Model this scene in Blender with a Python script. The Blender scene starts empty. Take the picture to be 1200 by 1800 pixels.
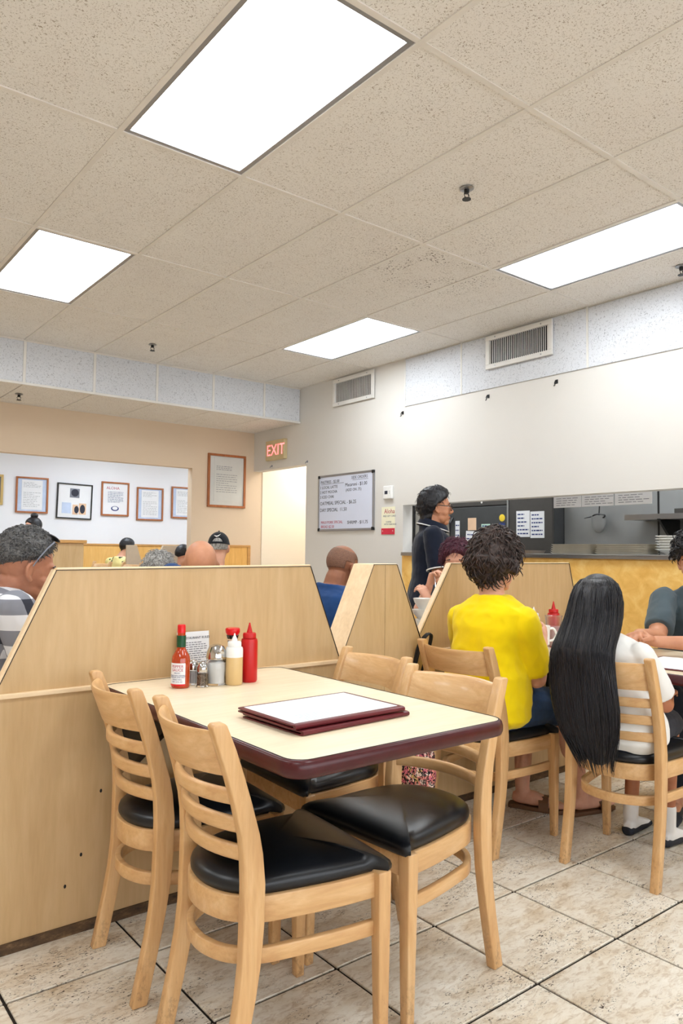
import bpy, bmesh, math, random
import numpy as np
from mathutils import Vector, Matrix, noise
from mathutils.bvhtree import BVHTree

SC = bpy.context.scene
COL = SC.collection
PI = math.pi
def V(*a): return Vector(a)
def rad(d): return d*PI/180

# ------------------------------------------------------------------ camera
CAMH = 1.19
cam_d = bpy.data.cameras.new('camera')
cam = bpy.data.objects.new('camera', cam_d); COL.objects.link(cam); SC.camera = cam
cam_d.sensor_fit = 'VERTICAL'; cam_d.sensor_height = 36.0; cam_d.lens = 1299.7/1800*36
cam_d.clip_start = .05; cam_d.clip_end = 100
_yaw, _pitch, _roll = .670969, .053133, .010695
_f = V(math.sin(_yaw)*math.cos(_pitch), math.cos(_yaw)*math.cos(_pitch), math.sin(_pitch))
_r = V(math.cos(_yaw), -math.sin(_yaw), 0); _u = _r.cross(_f)
_c, _s = math.cos(_roll), math.sin(_roll)
_R, _U = _c*_r+_s*_u, -_s*_r+_c*_u
cam.matrix_world = Matrix(((_R.x, _U.x, -_f.x, 0), (_R.y, _U.y, -_f.y, 0), (_R.z, _U.z, -_f.z, CAMH), (0, 0, 0, 1)))

# ------------------------------------------------------------------ world, exposure, light levels
w = bpy.data.worlds.new('world'); SC.world = w; w.use_nodes = True
w.node_tree.nodes['Background'].inputs[0].default_value = (.9, .95, 1, 1)
w.node_tree.nodes['Background'].inputs[1].default_value = 3.0
SC.view_settings.view_transform = 'Standard'; SC.view_settings.look = 'None'
SC.view_settings.gamma = 1; SC.view_settings.use_curve_mapping = False
SC.view_settings.exposure = 0.60
PANEL = 9.0          # ceiling light diffusers
PANEL_FAR = 12.0     # lights of the room beyond the opening
PANEL_HALL = 13.0    # passage behind the exit sign
PANEL_KIT = 9.0      # kitchen

# ------------------------------------------------------------------ materials
def srgb(r, g, b):
    def c(x):
        x /= 255.
        return x/12.92 if x <= .04045 else ((x+.055)/1.055)**2.4
    return (c(r), c(g), c(b), 1)
class NT:
    def __init__(s, name):
        s.m = bpy.data.materials.new(name); s.m.use_nodes = True; s.t = s.m.node_tree
        s.b = s.t.nodes['Principled BSDF']
    def n(s, typ, **kw):
        nd = s.t.nodes.new(typ)
        for k, v in kw.items(): setattr(nd, k, v)
        return nd
    def l(s, a, b): s.t.links.new(a, b)
    def coord(s, kind='Object', scale=(1, 1, 1), rot=(0, 0, 0)):
        if kind == 'Pos': o = s.n('ShaderNodeNewGeometry').outputs['Position']
        else: o = s.n('ShaderNodeTexCoord').outputs[kind]
        mp = s.n('ShaderNodeMapping'); s.l(o, mp.inputs[0]); mp.inputs['Scale'].default_value = scale; mp.inputs['Rotation'].default_value = rot
        return mp.outputs[0]
    def noise(s, vec, scale, detail=4, rough=.6, dist=0):
        nd = s.n('ShaderNodeTexNoise'); s.l(vec, nd.inputs['Vector'])
        nd.inputs['Scale'].default_value = scale; nd.inputs['Detail'].default_value = detail
        nd.inputs['Roughness'].default_value = rough; nd.inputs['Distortion'].default_value = dist
        return nd.outputs[0]
    def voro(s, vec, scale, feat='F1', out='Distance'):
        nd = s.n('ShaderNodeTexVoronoi', feature=feat); s.l(vec, nd.inputs['Vector']); nd.inputs['Scale'].default_value = scale
        return nd.outputs[out]
    def ramp(s, fac, stops, interp='LINEAR'):
        nd = s.n('ShaderNodeValToRGB'); s.l(fac, nd.inputs[0]); cr = nd.color_ramp; cr.interpolation = interp
        while len(cr.elements) > 1: cr.elements.remove(cr.elements[-1])
        cr.elements[0].position, cr.elements[0].color = stops[0]
        for p, c in stops[1:]:
            e = cr.elements.new(p); e.color = c
        return nd.outputs[0]
    def mix(s, fac, a, b, mode='MIX'):
        nd = s.n('ShaderNodeMix', data_type='RGBA', blend_type=mode)
        for sock, val in ((nd.inputs[0], fac), (nd.inputs[6], a), (nd.inputs[7], b)):
            if hasattr(val, 'is_linked'): s.l(val, sock)
            else: sock.default_value = val
        return nd.outputs[2]
    def math(s, op, a, b=0.):
        nd = s.n('ShaderNodeMath', operation=op)
        for sock, val in ((nd.inputs[0], a), (nd.inputs[1], b)):
            if hasattr(val, 'is_linked'): s.l(val, sock)
            else: sock.default_value = val
        return nd.outputs[0]
    def col(s, c):
        if hasattr(c, 'is_linked'): s.l(c, s.b.inputs['Base Color'])
        else: s.b.inputs['Base Color'].default_value = c
        return s
    def set(s, rough=.5, metal=0, spec=.5, trans=0, ior=1.45, coat=0, sheen=0, sss=0):
        i = s.b.inputs
        i['Roughness'].default_value = rough; i['Metallic'].default_value = metal
        i['Specular IOR Level'].default_value = spec; i['Transmission Weight'].default_value = trans
        i['IOR'].default_value = ior; i['Coat Weight'].default_value = coat; i['Sheen Weight'].default_value = sheen
        return s
    def bump(s, h, strength=.2, dist=.002):
        nd = s.n('ShaderNodeBump'); s.l(h, nd.inputs['Height']); nd.inputs['Strength'].default_value = strength
        nd.inputs['Distance'].default_value = dist; s.l(nd.outputs[0], s.b.inputs['Normal'])
        return s
    def emit(s, c, st):
        s.b.inputs['Emission Color'].default_value = c; s.b.inputs['Emission Strength'].default_value = st
        return s
def plain(name, c, rough=.5, metal=0, vary=.06, nscale=6, bump=0, **kw):
    t = NT(name); nz = t.noise(t.coord('Object'), nscale, 3)
    d = tuple(x*(1-vary) for x in c[:3])+(1,); l = tuple(min(1, x*(1+vary)) for x in c[:3])+(1,)
    t.col(t.ramp(nz, [(.3, d), (.7, l)])).set(rough, metal, **kw)
    if bump: t.bump(t.noise(t.coord('Object'), nscale*25, 3), bump, .001)
    return t.m
def wood(name, ca, cb, cc, axis=2, rough=.38, scale=1., coat=.15, pos=False, scuff=False):
    t = NT(name); sc = [9*scale]*3; sc[axis] = 1.1*scale
    v = t.coord('Pos' if pos else 'Object', tuple(sc))
    n1 = t.noise(v, 3.0, 6, .65, .6); n2 = t.noise(v, 14, 3, .5)
    base = t.ramp(n1, [(.28, ca), (.5, cb), (.74, cc)])
    fine = t.ramp(n2, [(.35, (.9, .88, .85, 1)), (.65, (1, 1, 1, 1))])
    c = t.mix(.6, base, fine, 'MULTIPLY')
    if scuff:                                          # scuffs and grime on the feet
        sp = t.n('ShaderNodeSeparateXYZ'); t.l(t.n('ShaderNodeTexCoord').outputs['Object'], sp.inputs[0])
        low = t.ramp(sp.outputs['Z'], [(.0, (1, 1, 1, 1)), (.17, (0, 0, 0, 1))]); ns = t.ramp(t.noise(t.coord('Object', (30, 30, 18)), 2.0, 6, .75), [(.50, (0, 0, 0, 1)), (.62, (1, 1, 1, 1))])
        c = t.mix(t.math('MULTIPLY', t.math('MULTIPLY', low, ns), .5), c, srgb(110, 78, 52))
    t.col(c).set(rough, coat=coat)
    t.bump(n2, .05, .001)
    return t.m
M = {}
# chair wood: grain up the legs (z) or across the rails (y)
WA, WB, WC = srgb(200, 152, 102), srgb(214, 170, 118), srgb(226, 188, 140)
M['wood_z'] = wood('chair_wood_upright', WA, WB, WC, 2, scuff=True)
M['wood_y'] = wood('chair_wood_rail', WA, WB, WC, 1)
M['wood_x'] = wood('chair_wood_bent', WA, WB, WC, 0)
M['panel'] = wood('maple_laminate_panel', srgb(196, 163, 117), srgb(203, 171, 126), srgb(210, 179, 136), 2, .42, .55, 0)
M['panel_edge'] = wood('pale_edge_banding', srgb(232, 202, 160), srgb(240, 212, 172), srgb(246, 222, 186), 0, .4, .6, 0)
M['tabletop'] = wood('pale_table_laminate', srgb(234, 215, 184), srgb(238, 221, 192), srgb(242, 227, 202), 0, .34, .6, 0)
M['maroon'] = plain('maroon_vinyl_edge', srgb(70, 20, 24), .3, vary=.15, nscale=20)
M['black_line'] = plain('black_seam', srgb(20, 16, 15), .6)
def mk_vinyl():
    t = NT('black_vinyl'); v = t.coord('Object')
    t.col(t.ramp(t.noise(v, 8, 3), [(.3, srgb(14, 15, 19)), (.7, srgb(24, 26, 31))])).set(.33, spec=.5)
    t.bump(t.noise(v, 420, 2), .12, .0006); return t.m
M['vinyl'] = mk_vinyl()
def mk_ceil(name, ca, cb, hole, stain=False, hs=150.):
    t = NT(name); v = t.coord('Pos')
    big = t.noise(v, 1.7, 3)
    base = t.ramp(big, [(.3, ca), (.7, cb)])
    n = t.noise(v, hs, 2, .5, 1.2); n2 = t.noise(v, 9, 3)
    m = t.ramp(n, [(.585, (0, 0, 0, 1)), (.64, (1, 1, 1, 1))])
    m2 = t.ramp(n2, [(.3, (.45, .45, .45, 1)), (.6, (1, 1, 1, 1))])
    c = t.mix(t.math('MULTIPLY', m, m2), base, hole)
    if stain:                                         # sooty spots around the old leak by the wall vent
        sub = t.n('ShaderNodeVectorMath', operation='DISTANCE'); t.l(t.n('ShaderNodeNewGeometry').outputs['Position'], sub.inputs[0]); sub.inputs[1].default_value = (3.35, 3.25, 2.986)
        near = t.ramp(sub.outputs['Value'], [(.25, (1, 1, 1, 1)), (.85, (0, 0, 0, 1))])
        sp = t.ramp(t.noise(v, 75, 2, .5, .5), [(.6, (0, 0, 0, 1)), (.65, (1, 1, 1, 1))])
        pat = t.ramp(t.noise(v, 5, 2), [(.47, (0, 0, 0, 1)), (.56, (1, 1, 1, 1))])
        c = t.mix(t.math('MULTIPLY', t.math('MULTIPLY', near, sp), pat), c, srgb(60, 40, 25))
    t.col(c).set(.9, spec=.2); t.bump(n, .25, .002)
    return t.m
M['ceil_tile'] = mk_ceil('speckled_ceiling_tile', srgb(230, 226, 221), srgb(234, 231, 226), srgb(160, 148, 134), True)
M['ac_panel'] = mk_ceil('white_fissured_panel', srgb(212, 215, 221), srgb(219, 222, 228), srgb(166, 169, 176), False, 95.)
M['grid'] = plain('painted_grid_bar', srgb(224, 219, 212), .5)
M['trimwhite'] = plain('white_panel_trim', srgb(226, 224, 220), .5)
M['plenum'] = plain('dark_plenum', srgb(90, 84, 76), .9)
def mk_emit(name, c, st):
    t = NT(name); nz = t.noise(t.coord('Object'), 3, 2)
    t.col(t.ramp(nz, [(.3, (.86, .88, .9, 1)), (.7, (.92, .93, .94, 1))])).set(.4).emit(c, st); return t.m
M['lamp'] = mk_emit('prismatic_diffuser', (.90, .96, 1, 1), PANEL)
M['lamp_far'] = mk_emit('cool_diffuser', (.80, .90, 1, 1), PANEL_FAR)
M['lamp_hall'] = mk_emit('warm_diffuser', (1, .95, .87, 1), PANEL_HALL)
M['lamp_kit'] = mk_emit('kitchen_diffuser', (.95, .98, 1, 1), PANEL_KIT)
def mk_wall(name, ca, cb, rough=.75):
    t = NT(name); v = t.coord('Pos')
    t.col(t.ramp(t.noise(v, 1.2, 4), [(.3, ca), (.7, cb)])).set(rough, spec=.3); t.bump(t.noise(v, 90, 3), .05, .001); return t.m
M['wall'] = mk_wall('cream_wall_paint', srgb(220, 200, 176), srgb(224, 205, 181))
M['wall_r'] = mk_wall('pale_wall_paint', srgb(217, 214, 209), srgb(221, 218, 213))
M['wall_white'] = mk_wall('white_wall_paint', srgb(232, 234, 240), srgb(236, 238, 243))
M['wall_hall'] = mk_wall('passage_wall_paint', srgb(240, 230, 214), srgb(243, 234, 219))
def mk_yellow():
    t = NT('mottled_yellow_laminate'); v = t.coord('Pos')
    n = t.noise(v, 9, 6, .62, .8)
    t.col(t.ramp(n, [(.3, srgb(226, 172, 84)), (.5, srgb(238, 190, 104)), (.7, srgb(247, 210, 132))])).set(.4); return t.m
M['yellow'] = mk_yellow()
M['yellow_wood'] = wood('yellow_wainscot_wood', srgb(226, 172, 92), srgb(236, 186, 108), srgb(243, 200, 126), 2, .45, .6, 0)
M['oak_trim'] = wood('oak_trim', srgb(188, 138, 78), srgb(204, 154, 92), srgb(216, 168, 104), 0, .45, 1, 0)
def mk_tile():
    t = NT('travertine_floor_tile'); v0 = t.n('ShaderNodeNewGeometry').outputs['Position']
    inf = t.n('ShaderNodeObjectInfo'); off = t.n('ShaderNodeVectorMath', operation='SCALE')
    comb = t.n('ShaderNodeCombineXYZ'); 
    for k in range(3): t.l(inf.outputs['Random'], comb.inputs[k])
    t.l(comb.outputs[0], off.inputs[0]); off.inputs['Scale'].default_value = 37.
    add = t.n('ShaderNodeVectorMath', operation='ADD'); t.l(v0, add.inputs[0]); t.l(off.outputs[0], add.inputs[1])
    mp = t.n('ShaderNodeMapping'); t.l(add.outputs[0], mp.inputs[0]); mp.inputs['Scale'].default_value = (1.0, 2.3, 1); v = mp.outputs[0]
    n1 = t.noise(v, 5.5, 8, .68, .5); n2 = t.noise(v, 26, 5, .7, .8); n3 = t.noise(v, 3, 3)
    base = t.ramp(n1, [(.25, srgb(192, 170, 140)), (.38, srgb(216, 202, 180)), (.52, srgb(230, 222, 207)), (.72, srgb(239, 234, 223))])
    mot = t.ramp(n2, [(.36, srgb(190, 166, 136)), (.52, (1, 1, 1, 1))])
    c = t.mix(.5, base, mot, 'MULTIPLY')
    pit = t.ramp(t.noise(v, 58, 3, .55, 1.6), [(.60, (0, 0, 0, 1)), (.635, (1, 1, 1, 1))])
    msk = t.ramp(n3, [(.47, (0, 0, 0, 1)), (.58, (1, 1, 1, 1))])
    c = t.mix(t.math('MULTIPLY', pit, msk), c, srgb(58, 44, 32))
    t.col(c).set(.42, spec=.45); t.bump(n2, .08, .002); return t.m
M['tile'] = mk_tile()
M['grout'] = plain('dark_grout', srgb(34, 26, 20), .95)
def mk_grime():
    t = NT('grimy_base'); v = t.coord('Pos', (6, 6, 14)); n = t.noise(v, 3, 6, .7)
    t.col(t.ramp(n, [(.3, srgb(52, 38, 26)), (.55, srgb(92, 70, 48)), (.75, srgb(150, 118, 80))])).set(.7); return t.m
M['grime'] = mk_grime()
M['steel'] = plain('brushed_steel', srgb(170, 172, 174), .32, 1, vary=.05, nscale=3)
M['steel_dark'] = plain('kitchen_steel_wall', srgb(146, 148, 148), .5, .3, vary=.12, nscale=2)
M['chrome'] = plain('chrome', srgb(205, 206, 208), .12, 1)
M['appliance'] = plain('charcoal_appliance', srgb(74, 76, 78), .35, .3, vary=.08)
M['appliance2'] = plain('dark_grey_panel', srgb(72, 70, 68), .5, .2, vary=.08)
M['paper'] = plain('white_paper', srgb(232, 234, 238), .7, vary=.02)
M['paper_blue'] = plain('pale_blue_print', srgb(190, 206, 232), .5, vary=.12, nscale=5)
M['paper_grey'] = plain('grey_print', srgb(206, 208, 206), .4, vary=.05, nscale=5)
M['paper_tan'] = plain('tan_paper', srgb(226, 192, 160), .7)
M['paper_green'] = plain('mint_paper', srgb(186, 218, 204), .7)
M['ink'] = plain('dark_ink', srgb(40, 44, 60), .6)
M['ink_blue'] = plain('blue_ink', srgb(44, 60, 120), .6)
M['ink_red'] = plain('red_ink', srgb(176, 50, 80), .6)
M['ink_grey'] = plain('grey_ink', srgb(120, 124, 136), .6)
M['whiteboard'] = plain('whiteboard_gloss', srgb(214, 220, 238), .16, vary=.01)
M['alu'] = plain('aluminium_frame', srgb(160, 160, 162), .35, .8)
M['black'] = plain('black_plastic', srgb(22, 22, 24), .4)
M['white'] = plain('white_plastic', srgb(236, 236, 234), .35)
M['red'] = plain('red_plastic', srgb(214, 20, 26), .3)
M['ketchup'] = plain('red_squeeze_plastic', srgb(190, 22, 24), .35)
M['mustard'] = plain('cream_sauce_plastic', srgb(214, 182, 128), .35)
M['green_foil'] = plain('green_neck_foil', srgb(14, 72, 42), .35)
M['hotsauce'] = plain('orange_hot_sauce', srgb(178, 58, 18), .12, vary=.15, nscale=14, coat=.6)
M['soy'] = plain('dark_soy_glass', srgb(28, 14, 10), .1, coat=.6)
M['sugar'] = plain('white_sugar', srgb(240, 240, 238), .8)
M['salt'] = plain('fine_salt', srgb(206, 206, 208), .7)
def mk_pepper():
    t = NT('ground_pepper'); v = t.coord('Object')
    t.col(t.ramp(t.noise(v, 420, 2), [(.4, srgb(60, 46, 36)), (.6, srgb(156, 136, 112))])).set(.8); return t.m
M['pepper'] = mk_pepper()
def mk_glass(name, c=(1, 1, 1, 1), rough=.03):
    t = NT(name); nz = t.noise(t.coord('Object'), 4, 2)
    t.col(t.ramp(nz, [(.3, c), (.7, c)])).set(rough, trans=1., ior=1.4); return t.m
M['glass'] = mk_glass('clear_glass')
M['cup_plastic'] = mk_glass('frosted_plastic', (.96, .96, .97, 1), .25)
M['menu_cover'] = plain('maroon_menu_cover', srgb(96, 28, 34), .35, vary=.12, nscale=18)
M['exit_box'] = plain('tan_exit_box', srgb(206, 188, 146), .6)
M['exit_red'] = mk_emit('lit_red_letters', (1, .05, .07, 1), 1.6)
M['picture_wood'] = wood('orange_picture_frame', srgb(146, 84, 44), srgb(168, 100, 56), srgb(186, 118, 70), 2, .35, 2)
M['gold'] = plain('gilt_frame', srgb(196, 170, 112), .35, .5)
M['tray'] = plain('brown_tray', srgb(138, 122, 108), .45)
M['sheetpan'] = plain('tarnished_pan', srgb(196, 188, 172), .45, .1, vary=.15)
M['crock'] = plain('white_crockery', srgb(236, 234, 228), .2, coat=.4)
M['bag_strap'] = plain('black_strap', srgb(16, 16, 18), .6)
def mk_floral():
    t = NT('floral_cloth'); v = t.coord('Object')
    d = t.voro(v, 60, 'F1', 'Color'); n = t.noise(v, 70, 3, .6, 1.5)
    flowers = t.ramp(t.math('MULTIPLY', d, 1.), [(.2, srgb(236, 150, 140)), (.4, srgb(250, 226, 214)), (.6, srgb(226, 120, 140)), (.8, srgb(240, 206, 130)), (.95, srgb(120, 140, 110))], 'CONSTANT')
    t.col(t.mix(t.ramp(n, [(.47, (0, 0, 0, 1)), (.53, (1, 1, 1, 1))]), srgb(24, 22, 26), flowers)).set(.85); return t.m
M['floral'] = mk_floral()
def mk_skin(name, c, blotch=.1, rough=.48):
    t = NT(name); v = t.coord('Object')
    d = (c[0]*(1-blotch), c[1]*(1-blotch*1.6), c[2]*(1-blotch*1.6), 1); l = (min(1, c[0]*(1+blotch)), min(1, c[1]*(1+blotch)), min(1, c[2]*(1+blotch)), 1)
    t.col(t.ramp(t.noise(v, 14, 4), [(.3, d), (.7, l)])).set(rough, spec=.4); t.bump(t.noise(v, 260, 2), .06, .0006)
    t.b.inputs['Subsurface Weight'].default_value = .12; t.b.inputs['Subsurface Radius'].default_value = (.01, .004, .002); t.b.inputs['Subsurface Scale'].default_value = .6
    return t.m
M['skin_tan'] = mk_skin('tan_skin', srgb(178, 124, 98))
M['skin_light'] = mk_skin('light_skin', srgb(220, 168, 142))
M['skin_brown'] = mk_skin('brown_skin', srgb(150, 100, 74))
M['skin_mid'] = mk_skin('medium_skin', srgb(196, 140, 108))
M['skin_child'] = mk_skin('child_skin', srgb(176, 116, 84))
def mk_cloth(name, c, vary=.08, rough=.85, ns=10):
    t = NT(name); v = t.coord('Object')
    d = tuple(x*(1-vary) for x in c[:3])+(1,); l = tuple(min(1, x*(1+vary)) for x in c[:3])+(1,)
    t.col(t.ramp(t.noise(v, ns, 3), [(.3, d), (.7, l)])).set(rough, spec=.2, sheen=.15); t.bump(t.noise(v, 500, 2), .15, .0006); return t.m
M['yellow_tee'] = mk_cloth('yellow_tee_cloth', srgb(244, 214, 6), .05)
M['white_tee'] = mk_cloth('white_tee_cloth', srgb(232, 230, 226), .03)
M['grey_tee'] = mk_cloth('slate_tee_cloth', srgb(72, 84, 90), .08)
M['blue_tee'] = mk_cloth('navy_blue_cloth', srgb(32, 66, 116), .1)
M['navy'] = mk_cloth('dark_navy_cloth', srgb(24, 30, 46), .1)
M['black_cloth'] = mk_cloth('black_cloth', srgb(26, 28, 34), .12)
M['denim'] = mk_cloth('blue_denim', srgb(40, 66, 102), .15, ns=40)
M['sock'] = mk_cloth('white_sock_cloth', srgb(232, 230, 228), .04)
M['dark_shoe'] = plain('dark_slipper', srgb(32, 36, 46), .6)
M['sandal'] = plain('brown_sandal', srgb(104, 72, 48), .6)
def mk_plaid():
    t = NT('grey_white_plaid'); 
    sep = t.n('ShaderNodeSeparateXYZ'); t.l(t.n('ShaderNodeTexCoord').outputs['Object'], sep.inputs[0])
    def stripe(o, period, off):
        m = t.math('FRACT', t.math('ADD', t.math('MULTIPLY', o, 1/period), off)); return t.ramp(m, [(0, (1, 1, 1, 1)), (.5, (0, 0, 0, 1))], 'CONSTANT')
    a = stripe(t.math('ADD', sep.outputs['X'], sep.outputs['Y']), .105, .1); b = stripe(sep.outputs['Z'], .105, .35)
    s = t.math('ADD', t.math('MULTIPLY', a, .5), t.math('MULTIPLY', b, .5))
    t.col(t.ramp(s, [(0, srgb(58, 60, 70)), (.3, srgb(136, 138, 148)), (.75, srgb(226, 228, 234))], 'CONSTANT')).set(.85, spec=.2); return t.m
M['plaid'] = mk_plaid()
def mk_pine():
    t = NT('yellow_printed_cloth'); v = t.coord('Object', (1, 1, .6)); d = t.voro(v, 14)
    t.col(t.ramp(d, [(.26, srgb(60, 74, 50)), (.32, srgb(236, 222, 150))])).set(.85); return t.m
M['pine'] = mk_pine()
def mk_hair(name, ca, cb, rough=.42, sc=(60, 60, 9)):
    t = NT(name); v = t.coord('Object', sc); n = t.noise(v, 2.2, 5, .6, .4)
    t.col(t.ramp(n, [(.35, ca), (.65, cb)])).set(rough, spec=.5); t.bump(n, .5, .004); return t.m
M['hair_black'] = mk_hair('black_hair', srgb(14, 14, 19), srgb(30, 29, 34))
M['hair_long'] = mk_hair('long_black_hair', srgb(12, 12, 16), srgb(34, 32, 38), .34, (70, 70, 3))
M['hair_brown'] = mk_hair('dark_brown_hair', srgb(34, 27, 25), srgb(78, 60, 54), .5, (30, 30, 30))
M['hair_salt'] = mk_hair('salt_and_pepper_hair', srgb(44, 44, 48), srgb(108, 106, 104), .6, (60, 60, 60))
M['hair_grey'] = mk_hair('grey_hair', srgb(110, 106, 102), srgb(190, 188, 184), .6)
M['hair_purple'] = mk_hair('plum_dyed_hair', srgb(52, 20, 34), srgb(100, 42, 62), .5)
M['stubble'] = mk_hair('cropped_stubble', srgb(110, 78, 62), srgb(132, 94, 74), .6, (80, 80, 80))
M['eye_white'] = plain('eye_white', srgb(232, 228, 222), .2)
M['iris'] = plain('dark_iris', srgb(36, 22, 16), .15)
M['lip'] = plain('lip_skin', srgb(166, 92, 82), .4)
M['cap'] = mk_cloth('black_cap_cloth', srgb(28, 30, 36), .1)
M['blue_plastic'] = plain('blue_plastic', srgb(40, 90, 190), .4)
M['grey_lam'] = plain('greige_laminate', srgb(206, 190, 168), .5)

# ------------------------------------------------------------------ mesh helpers
class MB:
    def __init__(s): s.v = []; s.f = []
    def add(s, vs, fs):
        o = len(s.v); s.v += [tuple(v) for v in vs]; s.f += [tuple(i+o for i in f) for f in fs]; return s
    def box(s, x0, x1, y0, y1, z0, z1):
        vs = [(x, y, z) for x in (x0, x1) for y in (y0, y1) for z in (z0, z1)]
        return s.add(vs, [(0, 1, 3, 2), (4, 6, 7, 5), (0, 4, 5, 1), (2, 3, 7, 6), (0, 2, 6, 4), (1, 5, 7, 3)])
    def rings(s, rs, cap=True, closed=False):
        n = len(rs[0]); o = len(s.v)
        for r in rs: s.v += [tuple(p) for p in r]
        m = len(rs)
        for i in range(m if closed else m-1):
            for j in range(n):
                a = o+i*n+j; b = o+i*n+(j+1) % n; c = o+((i+1) % m)*n+(j+1) % n; d = o+((i+1) % m)*n+j
                s.f.append((a, b, c, d))
        if cap and not closed:
            s.f.append(tuple(o+j for j in range(n))[::-1]); s.f.append(tuple(o+(m-1)*n+j for j in range(n)))
        return s
    def lathe(s, prof, n=24, c=(0, 0, 0), sx=1, sy=1):
        rs = [[(c[0]+sx*max(r, 1e-5)*math.cos(2*PI*k/n), c[1]+sy*max(r, 1e-5)*math.sin(2*PI*k/n), c[2]+z) for k in range(n)] for r, z in prof]
        return s.rings(rs)
    def sect(s, path, sec, up=V(0, 0, 1), scales=None, closed=False):
        """sweep 2D section (list of (a,b): a along side, b along up-ish) along path"""
        P = [Vector(p) for p in path]; rs = []
        for i, p in enumerate(P):
            if closed: t = P[(i+1) % len(P)]-P[i-1]
            else: t = P[min(i+1, len(P)-1)]-P[max(i-1, 0)]
            t.normalize(); side = t.cross(up)
            if side.length < 1e-4: side = t.cross(V(1, 0, 0))
            side.normalize(); u = side.cross(t); k = scales[i] if scales else 1
            ks = k if isinstance(k, (tuple, list)) else (k, k)
            rs.append([p+side*a*ks[0]+u*b*ks[1] for a, b in sec])
        return s.rings(rs, True, closed)
    def tube(s, path, r, n=8, up=V(0, 0, 1)):
        sec = [(math.cos(2*PI*k/n), math.sin(2*PI*k/n)) for k in range(n)]
        sc = r if isinstance(r, list) else [r]*len(path)
        return s.sect(path, sec, up, sc)
    def prism(s, poly, axis, a, b):
        n = len(poly); vs = []
        for t in (a, b):
            for p in poly:
                q = list(p); q.insert(axis, t); vs.append(q)
        fs = [tuple(range(n))[::-1], tuple(range(n, 2*n))]+[(i, (i+1) % n, n+(i+1) % n, n+i) for i in range(n)]
        return s.add(vs, fs)
    def ell(s, c, r, rot=None, nu=20, nv=12):
        rs = []
        for i in range(nv+1):
            a = -PI/2+PI*i/nv; ca = max(math.cos(a), 1e-3)
            ring = []
            for k in range(nu):
                p = V(r[0]*ca*math.cos(2*PI*k/nu), r[1]*ca*math.sin(2*PI*k/nu), r[2]*math.sin(a))
                if rot: p = rot @ p
                ring.append(Vector(c)+p)
            rs.append(ring)
        return s.rings(rs)
    def mesh(s, name, bevel=0, seg=2, weld=False):
        me = bpy.data.meshes.new(name); bm = bmesh.new()
        vs = [bm.verts.new(v) for v in s.v]
        for f in s.f:
            try: bm.faces.new([vs[i] for i in f])
            except ValueError: pass
        if weld: bmesh.ops.remove_doubles(bm, verts=bm.verts, dist=1e-6)
        bmesh.ops.recalc_face_normals(bm, faces=bm.faces)
        if bevel:
            ed = [e for e in bm.edges if len(e.link_faces) == 2 and e.calc_face_angle(0) > rad(35)]
            bmesh.ops.bevel(bm, geom=ed, offset=bevel, segments=seg, affect='EDGES', profile=.5, clamp_overlap=True)
        bm.to_mesh(me); bm.free(); return me
    def build(s, name, mat, parent=None, bevel=0, smooth=40, seg=2, label=None):
        return link(name, s.mesh(name, bevel, seg), mat, parent, smooth, label)
def link(name, me, mat, parent=None, smooth=40, label=None):
    if mat is not None and not me.materials: me.materials.append(M[mat] if isinstance(mat, str) else mat)
    if smooth:
        me.polygons.foreach_set('use_smooth', [True]*len(me.polygons))
        if smooth < 180: me.set_sharp_from_angle(angle=rad(smooth))
    o = bpy.data.objects.new(name, me); COL.objects.link(o)
    if parent: o.parent = parent
    if label: o['label'] = label
    return o
def thing(name, label, cat, loc=(0, 0, 0), rz=0., group=None):
    o = bpy.data.objects.new(name, None); COL.objects.link(o); o.empty_display_size = .05
    o.location = loc; o.rotation_euler = (0, 0, rz); o['label'] = label; o['category'] = cat
    if group: o['group'] = group
    return o
def tag(o, label, cat, group=None):
    o['label'] = label; o['category'] = cat
    if group: o['group'] = group
    return o
def struct(o): o['kind'] = 'structure'; return o
def dup(root, loc, rz, label, group=None):
    r = root.copy(); COL.objects.link(r); r.location = loc; r.rotation_euler = (0, 0, rz); r['label'] = label
    if group: r['group'] = group
    for ch in list(root.children):
        c = ch.copy(); COL.objects.link(c); c.parent = r
        for g in list(ch.children):
            d = g.copy(); COL.objects.link(d); d.parent = c
    return r
def text_mesh(s, size, extrude=.0004, align='LEFT'):
    cu = bpy.data.curves.new('t', 'FONT'); cu.body = s; cu.size = size; cu.extrude = extrude; cu.align_x = align; cu.resolution_u = 2
    ob = bpy.data.objects.new('t', cu); COL.objects.link(ob); dg = bpy.context.evaluated_depsgraph_get()
    me = bpy.data.meshes.new_from_object(ob.evaluated_get(dg)); bpy.data.objects.remove(ob); bpy.data.curves.remove(cu)
    me.materials.clear(); return me
def put_text(name, lines, parent, origin, right, up, mat):
    """lines: (u, v, size, text); origin/right/up in the parent's local frame"""
    right = Vector(right); up = Vector(up); nrm = right.cross(up); bm = bmesh.new()
    for u, v, sz, tx in lines:
        me = text_mesh(tx, sz)
        p = Vector(origin)+right*u+up*v
        me.transform(Matrix(((right.x, up.x, nrm.x, p.x), (right.y, up.y, nrm.y, p.y), (right.z, up.z, nrm.z, p.z), (0, 0, 0, 1))))
        bm.from_mesh(me); bpy.data.meshes.remove(me)
    me = bpy.data.meshes.new(name); bm.to_mesh(me); bm.free()
    o = link(name, me, mat, parent, 0)
    if name != 'letters': o['kind'] = 'stuff'
    return o
def arc(p0, pm, p1, n):
    """quadratic bezier through control so that the middle is pm"""
    p0, pm, p1 = Vector(p0), Vector(pm), Vector(p1); c = pm*2-(p0+p1)*.5
    return [p0*(1-t)**2+c*2*t*(1-t)+p1*t*t for t in [i/n for i in range(n+1)]]
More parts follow.
